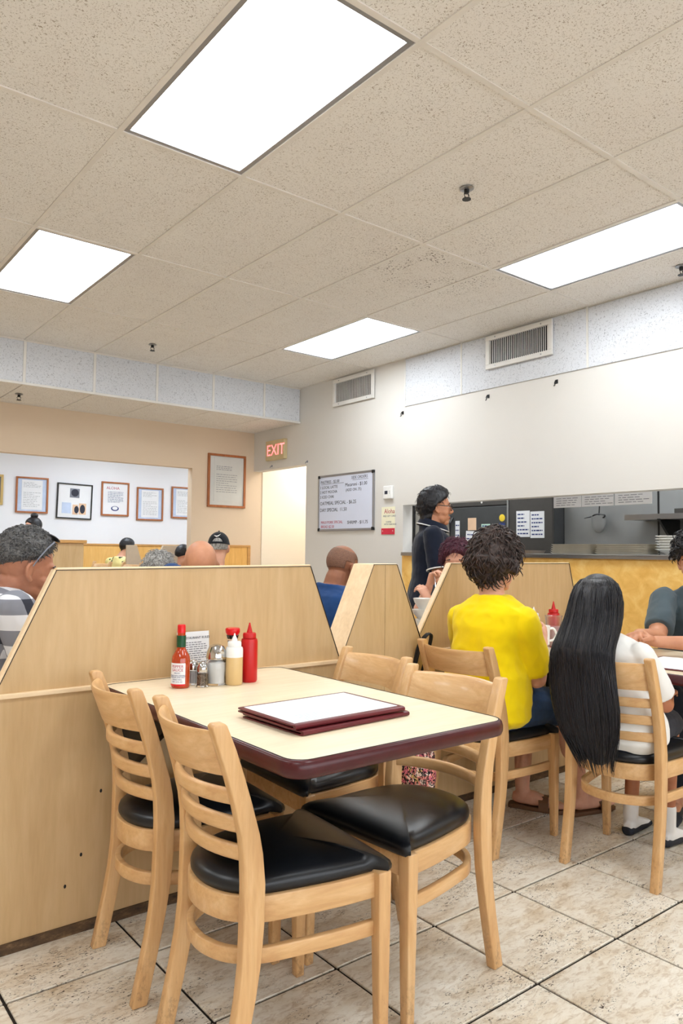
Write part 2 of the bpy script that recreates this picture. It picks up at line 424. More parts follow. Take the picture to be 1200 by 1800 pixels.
def smooth_path(pts, n=6):
    """Catmull-Rom"""
    P = [Vector(p) for p in pts]; out = []
    for i in range(len(P)-1):
        a = P[max(i-1, 0)]; b = P[i]; c = P[i+1]; d = P[min(i+2, len(P)-1)]
        for k in range(n):
            t = k/n
            out.append(.5*((2*b)+(c-a)*t+(2*a-5*b+4*c-d)*t*t+(3*b-a-3*c+d)*t**3))
    out.append(P[-1]); return out
RECT = lambda a, b: [(-a/2, -b/2), (a/2, -b/2), (a/2, b/2), (-a/2, b/2)]
def RRECT(a, b, r, k=2):
    out = []
    for cx, cy, a0 in ((a/2-r, b/2-r, 0), (-a/2+r, b/2-r, 90), (-a/2+r, -b/2+r, 180), (a/2-r, -b/2+r, 270)):
        for i in range(k+1):
            t = rad(a0+90*i/k); out.append((cx+r*math.cos(t), cy+r*math.sin(t)))
    return out

# ------------------------------------------------------------------ the room
XW, ZC, YB, YF, XL, YN = 4.68, 2.986, 7.60, 10.0, -3.108, -3.07
ZS = 2.60                                              # underside of the soffit
floor = struct(MB().box(XL-.1, 7.6, YN-.1, YF+.1, -.08, -.006).build('floor', 'grout', smooth=0))
TS, TX0, TY0 = .396, .565, 1.312
tile_me = None; far_tiles = MB(); G = .0044
def tile_box(mb, x, y): mb.box(x+G, x+TS-G, y+G, y+TS-G, -.012, 0)
for i in range(-10, 18):
    for j in range(-12, 23):
        x, y = TX0+i*TS, TY0+j*TS
        if x > 7.5 or y > YF or x < XL-.3 or y < YN-.3: continue
        if -3 <= i <= 10 and -6 <= j <= 3:
            if tile_me is None:
                mb = MB(); mb.box(G, TS-G, G, TS-G, -.012, 0); tile_me = mb.mesh('floor_tile', .0018, 1); tile_me.materials.append(M['tile'])
            o = bpy.data.objects.new('floor_tile', tile_me); COL.objects.link(o); o.parent = floor; o.location = (x, y, random.Random(i*31+j).uniform(-.0006, 0))
        else: tile_box(far_tiles, x, y)
o = far_tiles.build('floor_tile_field', 'tile', floor, smooth=0); o['kind'] = 'stuff'

# ceiling: plenum slab, grid bars, lay-in tiles
ceiling = struct(MB().box(XL-.1, XW+.1, YN-.1, 6.645, 3.06, 3.12).build('ceiling', 'plenum', smooth=0))
CX = [1.159+.6096*i for i in range(-7, 6)]; CX[0] = XL; CX += [XW]
CY = [YN]+[1.8068+1.2192*j for j in range(-3, 4)]+[6.645]
LIGHTS = [(a, b) for a in (3, 7, 11) for b in (2, 4, 6)]
bar_x = {}
for k, x in enumerate(CX):
    MB().box(max(x-.012, XL), min(x+.012, XW), YN, 6.645, ZC-.004, ZC+.03).build('grid_bar', 'grid', ceiling, smooth=0)
for y in CY[1:-1]:
    MB().box(XL, XW, y-.012, y+.012, ZC-.0035, ZC+.03).build('grid_bar', 'grid', ceiling, smooth=0)
cache = {}
for a in range(len(CX)-1):
    for b in range(len(CY)-1):
        if (a, b) in LIGHTS: continue
        wx, wy = CX[a+1]-CX[a], CY[b+1]-CY[b]; key = (round(wx, 3), round(wy, 3))
        if key not in cache:
            cache[key] = MB().box(.004, wx-.004, .004, wy-.004, 0, .018).mesh('ceiling_tile', .002, 1); cache[key].materials.append(M['ceil_tile'])
        o = bpy.data.objects.new('ceiling_tile', cache[key]); COL.objects.link(o); o.parent = ceiling
        o.location = (CX[a], CY[b], ZC+random.Random(a*17+b).uniform(0, .003))
def ceiling_light(x0, x1, y0, y1, z, mat, label, group):
    t = thing('ceiling_light', label, 'ceiling light', ((x0+x1)/2, (y0+y1)/2, z), 0, group)
    hx, hy = (x1-x0)/2-.013, (y1-y0)/2-.013; f = .022
    m = MB()
    for a in ((-hx, hx, -hy, -hy+f), (-hx, hx, hy-f, hy), (-hx, -hx+f, -hy+f, hy-f), (hx-f, hx, -hy+f, hy-f)): m.box(*a, .0, .04)
    m.build('frame', 'alu', t, .002, smooth=0)
    MB().box(-hx+f, hx-f, -hy+f, hy-f, .012, .02).build('diffuser', mat, t, smooth=0)
    MB().box(-hx, hx, -hy, hy, .04, .07).build('housing', 'trimwhite', t, smooth=0)
    return t
LL = {(7, 4): 'large bright ceiling light panel nearest the viewer, above the empty table', (7, 6): 'bright ceiling light panel cut off by the left edge of the picture',
      (11, 4): 'bright ceiling light panel beside the kitchen wall at the right', (11, 6): 'small looking bright ceiling light panel by the wall vent near the soffit',
      (3, 2): 'ceiling light panel behind the viewer at the left wall', (3, 4): 'ceiling light panel left of the viewer', (3, 6): 'ceiling light panel far left out of view',
      (7, 2): 'ceiling light panel just behind the viewer', (11, 2): 'ceiling light panel behind the viewer along the kitchen wall'}
for a, b in LIGHTS: ceiling_light(CX[a], CX[a+1], CY[b], CY[b+1], ZC, 'lamp', LL[(a, b)], 'ceiling light panels')

# soffit at the back
soffit = struct(MB().box(XL, XW, 6.66, YB, ZS+.02, 3.10).build('soffit', 'trimwhite', smooth=0))
for a in range(len(CX)-1):
    MB().box(CX[a]+.012, CX[a+1]-.012, 6.645, 6.665, ZS+.016, ZC-.012).build('face_panel', 'ac_panel', soffit, .003, seg=1, smooth=0)
    MB().box(CX[a]+.004, CX[a+1]-.004, 6.668, YB-.02, ZS+.002, ZS+.02).build('underside_tile', 'ceil_tile', soffit, .002, seg=1, smooth=0)
for x in CX[1:-1]: MB().box(x-.012, x+.012, 6.642, 6.66, ZS, ZC).build('joint_trim', 'trimwhite', soffit, smooth=0)
MB().box(XL, XW, 6.64, 6.668, ZS-.004, ZS+.016).build('edge_trim', 'trimwhite', soffit, smooth=0)
MB().box(XL, XW, 6.64, 6.66, ZC-.014, ZC+.002).build('edge_trim', 'grid', soffit, smooth=0)
MB().box(XL, XW, YB-.022, YB, ZS-.002, ZS+.016).build('edge_trim', 'grid', soffit, smooth=0)

# kitchen wall (right): doorway to the passage and the pass-through
PT0, PT1, PZ0, PZ1 = 1.2, 4.984, 1.175, 1.622          # pass-through
wr = MB()
wr.box(XW, XW+.12, YN, PT0, 0, 3.1); wr.box(XW, XW+.12, PT0, PT1, 0, PZ0); wr.box(XW, XW+.12, PT0, PT1, PZ1, 3.1)
wr.box(XW, XW+.12, PT1, 6.52, 0, 3.1); wr.box(XW, XW+.12, 6.52, YB, 2.135, 3.1)
wall_r = struct(wr.build('wall_right', 'wall_r', smooth=0))
MB().box(XW-.008, XW, YN, PT1, 0, PZ0).build('wainscot_panel', 'yellow', wall_r, smooth=0)
PY = [YN, -1.84, -.62, .60, 1.82, 3.04, 4.26, 4.957]
for a, b in zip(PY, PY[1:]): MB().box(XW-.010, XW, a+.008, b-.008, 2.535, ZC-.012).build('acoustic_panel', 'ac_panel', wall_r, .003, seg=1, smooth=0)
for y in PY[1:-1]: MB().box(XW-.012, XW, y-.008, y+.008, 2.535, ZC).build('joint_trim', 'trimwhite', wall_r, smooth=0)
MB().box(XW-.014, XW, PY[-1]-.010, PY[-1]+.002, 2.535, ZC).build('joint_trim', 'trimwhite', wall_r, smooth=0)
# back wall with the wide opening
wb = MB(); wb.box(XL, 3.865, YB, YB+.10, 2.115, 3.1); wb.box(3.865, 7.4, YB, YB+.10, 0, 3.1)
wall_b = struct(wb.build('wall_back', 'wall', smooth=0))
MB().box(3.87, 4.60, YB-.012, YB, 0, 1.225).build('wainscot_panel', 'yellow_wood', wall_b, smooth=0)
MB().box(3.865, 4.64, YB-.022, YB, 1.225, 1.25).build('wainscot_cap', 'oak_trim', wall_b, .003, smooth=0)
MB().box(4.60, 4.64, YB-.022, YB, 0, 1.225).build('wainscot_end_trim', 'oak_trim', wall_b, .003, smooth=0)
# unseen sides of the room
struct(MB().box(XL-.12, XL, YN, YF, 0, 3.1).build('wall_left', 'wall', smooth=0))
FX = [XL+.4, -.95, .85, 2.65, XW-.35]; FZ0, FZ1 = .45, 2.55
m = MB(); m.box(XL-.12, XW+.12, YN-.12, YN, 0, FZ0); m.box(XL-.12, XW+.12, YN-.12, YN, FZ1, 3.1); m.box(XL-.12, FX[0], YN-.12, YN, FZ0, FZ1); m.box(FX[-1], XW+.12, YN-.12, YN, FZ0, FZ1)
struct(m.build('wall_front', 'wall', smooth=0))
def mk_pane():
    t = NT('window_glass'); tr = t.n('ShaderNodeBsdfTransparent'); gl = t.n('ShaderNodeBsdfGlossy'); gl.inputs['Roughness'].default_value = .02
    fr = t.n('ShaderNodeFresnel'); mx = t.n('ShaderNodeMixShader'); t.l(fr.outputs[0], mx.inputs[0]); t.l(tr.outputs[0], mx.inputs[1]); t.l(gl.outputs[0], mx.inputs[2])
    out = [n for n in t.t.nodes if n.type == 'OUTPUT_MATERIAL'][0]; t.l(mx.outputs[0], out.inputs[0]); return t.m
M['pane'] = mk_pane()
for k, (a, b) in enumerate(zip(FX, FX[1:])):                # storefront windows behind the viewer
    wn = MB(); f_ = .05
    for q in ((a, b, FZ0, FZ0+f_), (a, b, FZ1-f_, FZ1), (a, a+f_, FZ0+f_, FZ1-f_), (b-f_, b, FZ0+f_, FZ1-f_)): wn.box(q[0], q[1], YN-.09, YN-.03, q[2], q[3])
    wn = struct(wn.build('window_%d' % (k+1), 'alu', smooth=0))
    MB().box(a+f_, b-f_, YN-.062, YN-.056, FZ0+f_, FZ1-f_).build('pane', 'pane', wn, smooth=0)
# the room beyond the opening
wf = struct(MB().box(XL, 7.5, YF, YF+.1, 0, 2.8).build('wall_far', 'wall_white', smooth=0))
MB().box(XL, 7.4, YF-.012, YF, 0, 1.235).build('wainscot_panel', 'yellow_wood', wf, smooth=0)
MB().box(XL, 7.4, YF-.025, YF, 1.235, 1.26).build('wainscot_cap', 'oak_trim', wf, .003, smooth=0)
struct(MB().box(7.4, 7.5, YB, YF, 0, 2.8).build('wall_far_side', 'wall_white', smooth=0))
struct(MB().box(XL, 7.5, YB+.1, YF, 2.7, 2.8).build('ceiling_far', 'wall_white', smooth=0))
for k, (x, y) in enumerate(((1.2, 8.5), (3.6, 8.5), (5.6, 8.5))):
    ceiling_light(x-.3, x+.3, y-.6, y+.6, 2.66, 'lamp_far', ['ceiling light panel at the left of the far room', 'ceiling light panel in the middle of the far room', 'ceiling light panel at the right of the far room'][k], 'far room ceiling lights')
# passage behind the doorway
struct(MB().box(XW+.12, 7.4, 6.40, 6.50, 0, 2.7).build('wall_passage', 'wall_hall', smooth=0))
MB_hall = MB().box(XW+.12, 7.4, YB-.008, YB, 0, 2.6)
struct(MB_hall.build('wall_passage_back', 'wall_hall', smooth=0))
struct(MB().box(7.4, 7.5, 6.4, YB, 0, 2.7).build('wall_passage_end', 'wall_hall', smooth=0))
struct(MB().box(XW+.12, 7.4, 6.4, YB, 2.6, 2.7).build('ceiling_passage', 'wall_hall', smooth=0))
ceiling_light(5.3, 5.9, 6.62, 7.4, 2.56, 'lamp_hall', 'ceiling light panel in the passage behind the doorway', 'passage light')
# kitchen shell
struct(MB().box(7.4, 7.5, .6, 6.4, 0, 2.8).build('wall_kitchen_end', 'steel_dark', smooth=0))
struct(MB().box(XW+.12, 7.5, .5, .6, 0, 2.8).build('wall_kitchen_side', 'steel_dark', smooth=0))
struct(MB().box(XW+.12, 7.5, .6, 6.4, 2.7, 2.8).build('ceiling_kitchen', 'wall_white', smooth=0))
for k, y in enumerate((2.6, 5.0)): ceiling_light(5.0, 5.6, y-.6, y+.6, 2.66, 'lamp_kit', ['ceiling light panel over the kitchen counter', 'ceiling light panel over the kitchen refrigerator'][k], 'kitchen lights')

# steel sill of the pass-through
t = thing('kitchen_sill', 'long steel sill along the kitchen pass-through', 'counter', (XW, 3.1, PZ0))
MB().box(-.03, .30, PT0-3.1+.005, PT1-3.1-.005, 0, .014).build('steel_top', 'steel', t, .003, smooth=0)
MB().box(-.03, -.026, PT0-3.1+.005, PT1-3.1-.005, -.018, 0).build('front_lip', 'steel', t, smooth=0)

# ------------------------------------------------------------------ wall fittings
def vent(y0, y1, z0, z1, label, off=.012):
    t = thing('air_vent', label, 'air vent', (XW-off, (y0+y1)/2, (z0+z1)/2), 0, 'wall air vents')
    hy, hz = (y1-y0)/2, (z1-z0)/2; f = .038; m = MB()
    for a in ((-hy, hy, -hz, -hz+f), (-hy, hy, hz-f, hz), (-hy, -hy+f, -hz+f, hz-f), (hy-f, hy, -hz+f, hz-f)): m.box(-.016, .002, *a)
    m.build('frame', 'trimwhite', t, .003, smooth=0)
    MB().box(.004, .010, -hy+f, hy-f, -hz+f, hz-f).build('backing', 'black', t, smooth=0)
    m = MB(); n = 30
    for k in range(n):
        y = -hy+f+(k+.5)*(2*hy-2*f)/n
        m.box(-.006, -.003, y-.0024, y+.0024, -hz+f, hz-f)
    o = m.build('slats', 'trimwhite', t, smooth=0); o['kind'] = 'stuff'
    for sy in (-1, 1):
        for sz in (-1, 1): MB().box(-.018, -.015, sy*(hy-.1)-.005, sy*(hy-.1)+.005, sz*(hz-.018)-.005, sz*(hz-.018)+.005).build('screw', 'alu', t, smooth=0)
    return t
vent(5.384, 6.03, 2.685, 2.965, 'white framed wall vent beside the soffit, left of the acoustic panels')
vent(3.324, 3.971, 2.69, 2.962, 'sooty white framed wall vent set in the acoustic panels', .022)
# ceiling sprinklers
def sprinkler(x, y, z, label):
    t = thing('sprinkler_head', label, 'sprinkler', (x, y, z), 0, 'ceiling sprinklers')
    MB().lathe([(0, .0), (.030, -.001), (.036, -.006), (.030, -.010), (0, -.010)], 20).build('escutcheon', 'alu', t)
    m = MB(); m.lathe([(0, -.008), (.013, -.010), (.013, -.026), (.009, -.030), (0, -.030)], 12)
    for s in (-1, 1): m.tube([(s*.010, 0, -.026), (s*.017, 0, -.038), (s*.012, 0, -.050), (0, 0, -.056)], .003, 6)
    m.build('body', 'black', t)
    MB().lathe([(0, -.055), (.022, -.057), (.022, -.060), (0, -.060)], 12).build('deflector', 'black', t)
sprinkler(2.679, 2.411, ZC, 'dark sprinkler head on the ceiling between the two nearest light panels')
sprinkler(2.668, 6.05, ZC, 'dark sprinkler head on the ceiling just in front of the soffit')
sprinkler(4.444, 2.228, ZC, 'dark sprinkler head on the ceiling at the right edge of the picture')
sprinkler(1.85, 7.1, ZS, 'dark sprinkler head under the soffit at the left edge')
# hooks on the kitchen wall
for y, z, lb in ((4.992, 2.481, 'small black hook at the left end of the acoustic panels'), (3.971, 2.474, 'small black hook under the left corner of the sooty vent'), (3.31, 2.481, 'small black hook under the right corner of the sooty vent')):
    t = thing('wall_hook', lb, 'hook', (XW, y, z), 0, 'hooks below the acoustic panels')
    MB().box(-.004, 0, -.012, .012, -.014, .016).build('plate', 'black', t, .001, smooth=0)
    MB().tube([(-.003, 0, .006), (-.018, 0, .004), (-.026, 0, -.012), (-.022, 0, -.028), (-.034, 0, -.036)], .004, 6).build('hook_arm', 'black', t)
for y, z, lb in ((7.2, 2.17, 'tiny hook above the passage doorway under the exit sign'), (6.50, 2.16, 'tiny hook at the right corner of the passage doorway')):
    t = thing('wall_hook', lb, 'hook', (XW, y, z), 0, 'hooks over the doorway')
    MB().box(-.004, 0, -.010, .010, -.012, .012).build('plate', 'ink_grey', t, .001, smooth=0)
    MB().tube([(-.003, 0, .0), (-.02, 0, -.004), (-.024, 0, -.016), (-.03, 0, -.02)], .004, 6).build('hook_arm', 'ink_grey', t)
# exit sign
t = thing('exit_sign', 'tan exit sign with red letters above the passage doorway', 'exit sign', (XW, 7.08, 2.345))
MB().box(-.05, 0, -.19, .19, -.115, .112).build('box', 'exit_box', t, .006, smooth=0)
put_text('letters', [(-.165, -.062, .18, 'EXIT')], t, (-.0515, 0, 0), (0, -1, 0), (0, 0, 1), 'exit_red')
# whiteboard
WY0, WY1, WZ0, WZ1 = 5.377, 6.275, 1.398, 1.983
t = thing('whiteboard', 'aluminium framed whiteboard with handwritten specials on the kitchen wall', 'whiteboard', (XW, (WY0+WY1)/2, (WZ0+WZ1)/2))
hy, hz = (WY1-WY0)/2, (WZ1-WZ0)/2
MB().box(-.012, -.002, -hy+.015, hy-.015, -hz+.015, hz-.015).build('board', 'whiteboard', t, smooth=0)
for a in ((-hy, hy, -hz, -hz+.022), (-hy, hy, hz-.02, hz), (-hy, -hy+.02, -hz, hz), (hy-.02, hy, -hz, hz)): MB().box(-.018, -.001, *a).build('frame_bar', 'alu', t, .002, smooth=0)
for sy in (-1, 1):
    for sz in (-1, 1): MB().box(-.022, 0, sy*hy-(.032 if sy > 0 else 0), sy*hy+(0 if sy > 0 else .032), sz*hz-(.032 if sz > 0 else 0), sz*hz+(0 if sz > 0 else .032)).build('corner_cap', 'black', t, .004, smooth=0)
put_text('writing', [(-.41, .205, .044, 'PASTRIES - $2.00'), (-.42, .15, .042, '1 LOCAL LATTE'), (-.42, .10, .042, '2 HOT MOCHA'), (-.42, .05, .042, '3 ICED CHAI'), (-.42, -.02, .052, 'OATMEAL SPECIAL - $6.25'), (-.42, -.09, .052, 'DAY SPECIAL  11.50'),
     (.10, .225, .042, 'SIDE ORDERS'), (.0, .155, .05, 'Macaroni - $1.00'), (.01, .105, .04, '(ADD ON .75)'), (.04, -.225, .046, 'SHRIMP - $11.75')], t, (-.0125, 0, 0), (0, -1, 0), (0, 0, 1), 'ink')
put_text('red_writing', [(-.40, -.215, .04, 'MAUI PORK SPECIAL'), (-.40, -.26, .04, 'BREAD $2.50')], t, (-.0125, 0, 0), (0, -1, 0), (0, 0, 1), 'ink_red')
m = MB(); m.box(-.0135, -.0125, .02, .40, .195, .198); m.box(-.0135, -.0125, -.36, -.12, .212, .215); m.build('underlines', 'ink', t, smooth=0)
# thermostat, notice
t = thing('thermostat', 'small white thermostat to the right of the whiteboard', 'thermostat', (XW, 5.17, 1.75))
MB().box(-.03, 0, -.062, .062, -.062, .062).build('case', 'white', t, .008, smooth=0)
MB().box(-.032, -.029, -.005, .035, -.018, .014).build('display', 'ink', t, smooth=0)
m = MB(); m.box(-.032, -.029, -.035, -.028, .005, .012); m.box(-.032, -.029, -.035, -.028, -.012, -.005); m.build('buttons', 'ink_grey', t, smooth=0)
t = thing('wall_notice', 'cream notice with a red bottom band under the thermostat', 'notice', (XW, 5.183, 1.484))
MB().box(-.004, 0, -.093, .093, -.13, .13).build('sheet', mk_wall('cream_notice', srgb(238, 234, 206), srgb(242, 238, 212)), t, smooth=0)
MB().box(-.006, -.003, -.093, .093, -.13, -.072).build('red_band', plain('notice_red', srgb(206, 46, 70), .6), t, smooth=0)
put_text('heading', [(-.055, .068, .062, 'Aloha')], t, (-.0045, 0, 0), (0, -1, 0), (0, 0, 1), 'ink_red')
put_text('writing', [(-.07, .035, .024, 'FREE GIFT CARD'), (-.03, -.02, .022, 'COFFEE'), (-.055, -.042, .022, 'WITH PURCHASE')], t, (-.0045, 0, 0), (0, -1, 0), (0, 0, 1), 'ink_grey')
put_text('band_marks', [(-.08, -.112, .03, '*'), (.06, -.112, .03, '*')], t, (-.0065, 0, 0), (0, -1, 0), (0, 0, 1), 'white')

# framed pictures (on walls facing -y)
def framed(x0, x1, z0, z1, y, fmat, label, group, style, fw=.022, tilt=0):
    t = thing('picture_frame', label, 'picture', ((x0+x1)/2, y, (z0+z1)/2), 0, group); t.rotation_euler = (0, tilt, 0)
    hx, hz = (x1-x0)/2, (z1-z0)/2
    for a in ((-hx, hx, -hz, -hz+fw), (-hx, hx, hz-fw, hz), (-hx, -hx+fw, -hz+fw, hz-fw), (hx-fw, hx, -hz+fw, hz-fw)): MB().box(a[0], a[1], -.028, -.001, a[2], a[3]).build('frame_bar', fmat, t, .003, smooth=0)
    ix, iz = hx-fw, hz-fw; R = random.Random(int(x0*100))
    MB().box(-ix, ix, -.012, -.004, -iz, iz).build('backing_print', {'blue': 'paper_blue', 'grey': 'paper_grey', 'letter': 'paper', 'photos': 'paper', 'dark': 'ink_grey'}[style], t, smooth=0)
    def lines(u0, u1, v0, v1, n, mat, th=.004):
        m = MB()
        for k in range(n):
            z = v0+(v1-v0)*(k+.5)/n; e = u0+(u1-u0)*R.choice((1, .95, .8, .6, 1)); x = u0
            while x < e:
                wd = R.uniform(.012, .045); m.box(x, min(x+wd, e), -.0165, -.0158, z-th/2, z+th/2); x += wd+.008
        o = m.build('writing', mat, t, smooth=0); o['kind'] = 'stuff'
    if style == 'blue':
        MB().box(-ix*.72, ix*.72, -.0155, -.012, -iz*.9, iz*.92).build('letter_sheet', 'paper', t, smooth=0)
        lines(-ix*.6, ix*.6, iz*.45, iz*.8, 4, 'ink_grey'); lines(-ix*.6, ix*.6, -iz*.75, iz*.2, 9, 'ink_grey')
    elif style == 'grey':
        MB().box(-ix*.74, ix*.70, -.0155, -.012, -iz*.84, iz*.96).build('letter_sheet', 'paper_grey', t, smooth=0)
        lines(-ix*.62, ix*.3, iz*.42, iz*.62, 3, 'ink_grey', .006); lines(-ix*.62, ix*.6, -iz*.5, iz*.3, 9, 'ink_grey', .005)
    elif style == 'letter':
        put_text('heading', [(-ix*.72, iz*.62, .055, 'ALOHA')], t, (0, -.0125, 0), (1, 0, 0), (0, 0, 1), 'ink_red')
        lines(-ix*.6, ix*.65, -iz*.25, iz*.5, 8, 'ink_blue', .005)
        MB().ell((0, -.0125, -iz*.62), (ix*.32, .001, iz*.16)).build('stamp', 'ink_blue', t)
        MB().ell((0, -.0135, -iz*.60), (ix*.22, .001, iz*.11)).build('stamp_centre', 'paper', t)
    elif style == 'photos':
        for q, (a, b, c, d, mt) in enumerate(((-.3, .28, .22, .78, 'ink_grey'), (-.1, .22, -.8, -.2, 'paper_tan'), (.28, .72, -.78, -.1, 'paper_tan'), (-.75, -.2, -.75, -.1, 'paper_blue'))):
            MB().box(a*ix, b*ix, -.0155, -.012, c*iz, d*iz).build('photo', mt, t, smooth=0)
        m = MB(); m.ell((0, -.0155, .52*iz), (.05, .001, .05)); m.ell((.03, -.0155, -.5*iz), (.03, .001, .05)); m.ell((.5*ix, -.0155, -.45*iz), (.035, .001, .06)); m.build('photo_subject', 'ink', t)
    elif style == 'dark':
        MB().box(-ix*.8, ix*.8, -.0155, -.012, -iz*.8, iz*.8).build('print', 'paper', t, smooth=0)
    return t
gp = 'framed letters on the far white wall'
framed(4.055, 4.555, 1.685, 2.306, YB, 'picture_wood', 'large wooden framed letter on the cream back wall beside the exit sign', 'framed letter on back wall', 'grey', .026)
framed(2.02, 2.45, 1.73, 2.115, YF, 'gold', 'gilt framed picture cut off at the left edge of the picture', gp, 'dark', .03)
framed(2.602, 3.006, 1.642, 2.108, YF, 'picture_wood', 'leftmost wooden framed blue letter on the far white wall', gp, 'blue')
framed(3.118, 3.588, 1.585, 2.058, YF, 'black', 'black framed print with small photographs on white mount', gp, 'photos', .016, rad(1.2))
framed(3.714, 4.109, 1.646, 2.117, YF, 'picture_wood', 'wooden framed white letter with red heading and round blue stamp', gp, 'letter')
framed(4.224, 4.625, 1.60, 2.071, YF, 'picture_wood', 'wooden framed letter hanging low, second from the opening edge', gp, 'blue')
framed(4.755, 5.16, 1.648, 2.112, YF, 'picture_wood', 'rightmost framed blue letter, partly hidden by the opening edge', gp, 'blue')

# ------------------------------------------------------------------ booth partitions
def plate(mb, poly, y0, y1): mb.prism(poly, 1, y0, y1)
ZT, ZL = 1.135, .757
# bay behind the empty table
Y1 = 2.351
t = thing('booth_partition', 'long maple booth partition with sloped ends behind the empty table', 'partition', (0, Y1, 0), 0, 'booth partitions')
MB().box(-.35, 1.868, .0, .11, .03, ZL-.014).build('low_panel', 'panel', t, smooth=0)
MB().box(-.35, 1.872, -.012, .118, ZL-.014, ZL).build('ledge_cap', 'panel_edge', t, .002, smooth=0)
MB().box(-.35, 1.872, -.006, .11, 0, .032).build('grimy_base_strip', 'grime', t, smooth=0)
up = MB(); plate(up, [(.575, ZL), (.742, ZT-.014), (1.716, ZT-.006), (1.866, ZL)], .004, .026); up.build('upper_panel', 'panel', t, smooth=0)
def strip(parent, p, q, y0, y1, th=.010):
    p, q = Vector((p[0], 0, p[1])), Vector((q[0], 0, q[1])); d = (q-p).normalized(); n = V(-d.z, 0, d.x)
    if n.z < 0: n = -n
    a = [p, q, q+n*th, p+n*th]
    MB().prism([(v.x, v.z) for v in a], 1, y0, y1).build('edge_strip', 'panel_edge', parent, .0015, seg=1, smooth=0)
    b = [p, q, q+n*.0022, p+n*.0022]
    MB().prism([(v.x, v.z) for v in b], 1, y0-.0012, y1+.0012).build('edge_seam', 'black_line', parent, smooth=0)
strip(t, (.742, ZT-.014), (1.716, ZT-.006), .002, .028, .008); strip(t, (.575, ZL), (.742, ZT-.014), .002, .028); strip(t, (1.716, ZT-.006), (1.866, ZL), .002, .028, .004)
m = MB()
for x, z in ((.842, .235), (.795, .15), (.90, .42)): m.ell((x, .0, z), (.004, .0012, .006))
m.build('chip_marks', 'black_line', t)
# thick post between the bays
t = thing('booth_partition', 'thick narrow maple divider with a centre seam between the two tables', 'partition', (0, 2.343, 0), 0, 'booth partitions')
m = MB(); plate(m, [(1.872, .0), (1.872, ZL+.012), (2.037, ZT), (2.099, ZT), (2.099, 0)], 0, .125); m.build('left_board', 'panel', t, smooth=0)
m = MB(); plate(m, [(2.101, 0), (2.101, ZT), (2.166, ZT), (2.330, ZL), (2.330, 0)], 0, .125); m.build('right_board', 'panel', t, smooth=0)
MB().box(2.099, 2.101, .002, .12, 0, ZT-.002).build('seam', 'black_line', t, smooth=0)
strip(t, (1.868, ZL+.005), (2.037, ZT), -.001, .126, .008); strip(t, (2.166, ZT), (2.334, ZL), -.001, .126, .006); strip(t, (2.037, ZT), (2.166, ZT), -.001, .126, .004)
# bay at the diners' table
Y3 = 2.457
t = thing('booth_partition', 'maple booth partition in front of the diner in yellow, sloped left edge', 'partition', (0, Y3, 0), 0, 'booth partitions')
MB().box(2.332, 3.66, .0, .11, .03, ZL-.03).build('low_panel', 'panel', t, smooth=0)
MB().box(2.332, 3.665, -.010, .118, ZL-.03, ZL-.018).build('ledge_cap', 'panel_edge', t, .002, smooth=0)
MB().box(2.332, 3.66, -.006, .11, 0, .032).build('grimy_base_strip', 'grime', t, smooth=0)
m = MB(); plate(m, [(2.375, ZL-.018), (2.630, ZT), (3.585, ZT), (3.70, ZL-.018)], .004, .028); m.build('upper_panel', 'panel', t, smooth=0)
strip(t, (2.630, ZT), (3.585, ZT), .002, .030, .006); strip(t, (2.375, ZL-.018), (2.630, ZT), .002, .030, .010); strip(t, (3.585, ZT), (3.70, ZL-.018), .002, .03, .006)

# ------------------------------------------------------------------ tables
def make_table(name, label, x0, x1, y0, y1, z, group):
    cx, cy = (x0+x1)/2, (y0+y1)/2
    t = thing(name, label, 'table', (cx, cy, 0), 0, group); hx, hy = x1-cx, y1-cy
    def outline(e):
        return [(px, py) for px, py in RRECT(2*(hx+e), 2*(hy+e), .05+e, 6)]
    o = outline(-.004); n = len(o); m = MB()
    m.rings([[(x, y, z-.03) for x, y in o], [(x, y, z-.001) for x, y in o], [(x*.999, y*.999, z) for x, y in o]]); m.build('table_top', 'tabletop', t, smooth=0)
    prof = [(-.005, 0.0006), (-.001, .0), (.003, -.004), (.006, -.014), (.006, -.026), (.002, -.036), (-.006, -.040), (-.02, -.040)]
    m = MB(); rs = [[(x, y, z+dz) for x, y in outline(e)] for e, dz in prof]; m.rings(rs, cap=False); m.build('edge_band', 'maroon', t, smooth=60)
    m = MB(); oo = outline(-.0035); ii = outline(-.0062); m.rings([[(x, y, z+.0008) for x, y in oo], [(x, y, z+.0012) for x, y in oo], [(x, y, z+.0012) for x, y in ii], [(x, y, z+.0008) for x, y in ii]], closed=True); m.build('edge_line', 'black_line', t, smooth=0)
    MB().box(-hx+.03, hx-.03, -hy+.03, hy-.03, z-.042, z-.03).build('underside_board', 'black', t, smooth=0)
    return t
TZ = .757
tab = make_table('dining_table', 'empty pale laminate table with maroon edge, menus and condiments on it', .882, 1.56, 1.255, 2.338, TZ, 'booth tables')
for s in (-1, 1):
    MB().prism([(.5415, TZ-.042), (.5415, TZ-.30), (.15, TZ-.042)], 0, s*.25-.012, s*.25+.012).build('wall_bracket', 'black', tab, .002, smooth=0)
T2Z = .735
tab2 = make_table('dining_table', 'laminate table of the diners at the right, maroon edge', 2.76, 3.46, 1.33, 2.446, T2Z, 'booth tables')
for s in (-1, 1): MB().prism([(.558, T2Z-.042), (.558, T2Z-.30), (.15, T2Z-.042)], 0, s*.25-.012, s*.25+.012).build('wall_bracket', 'black', tab2, .002, smooth=0)
tab4 = make_table('dining_table', 'table with bowls behind the thick divider, in front of the woman with plum hair', 2.72, 3.30, 2.585, 3.55, T2Z, 'booth tables')
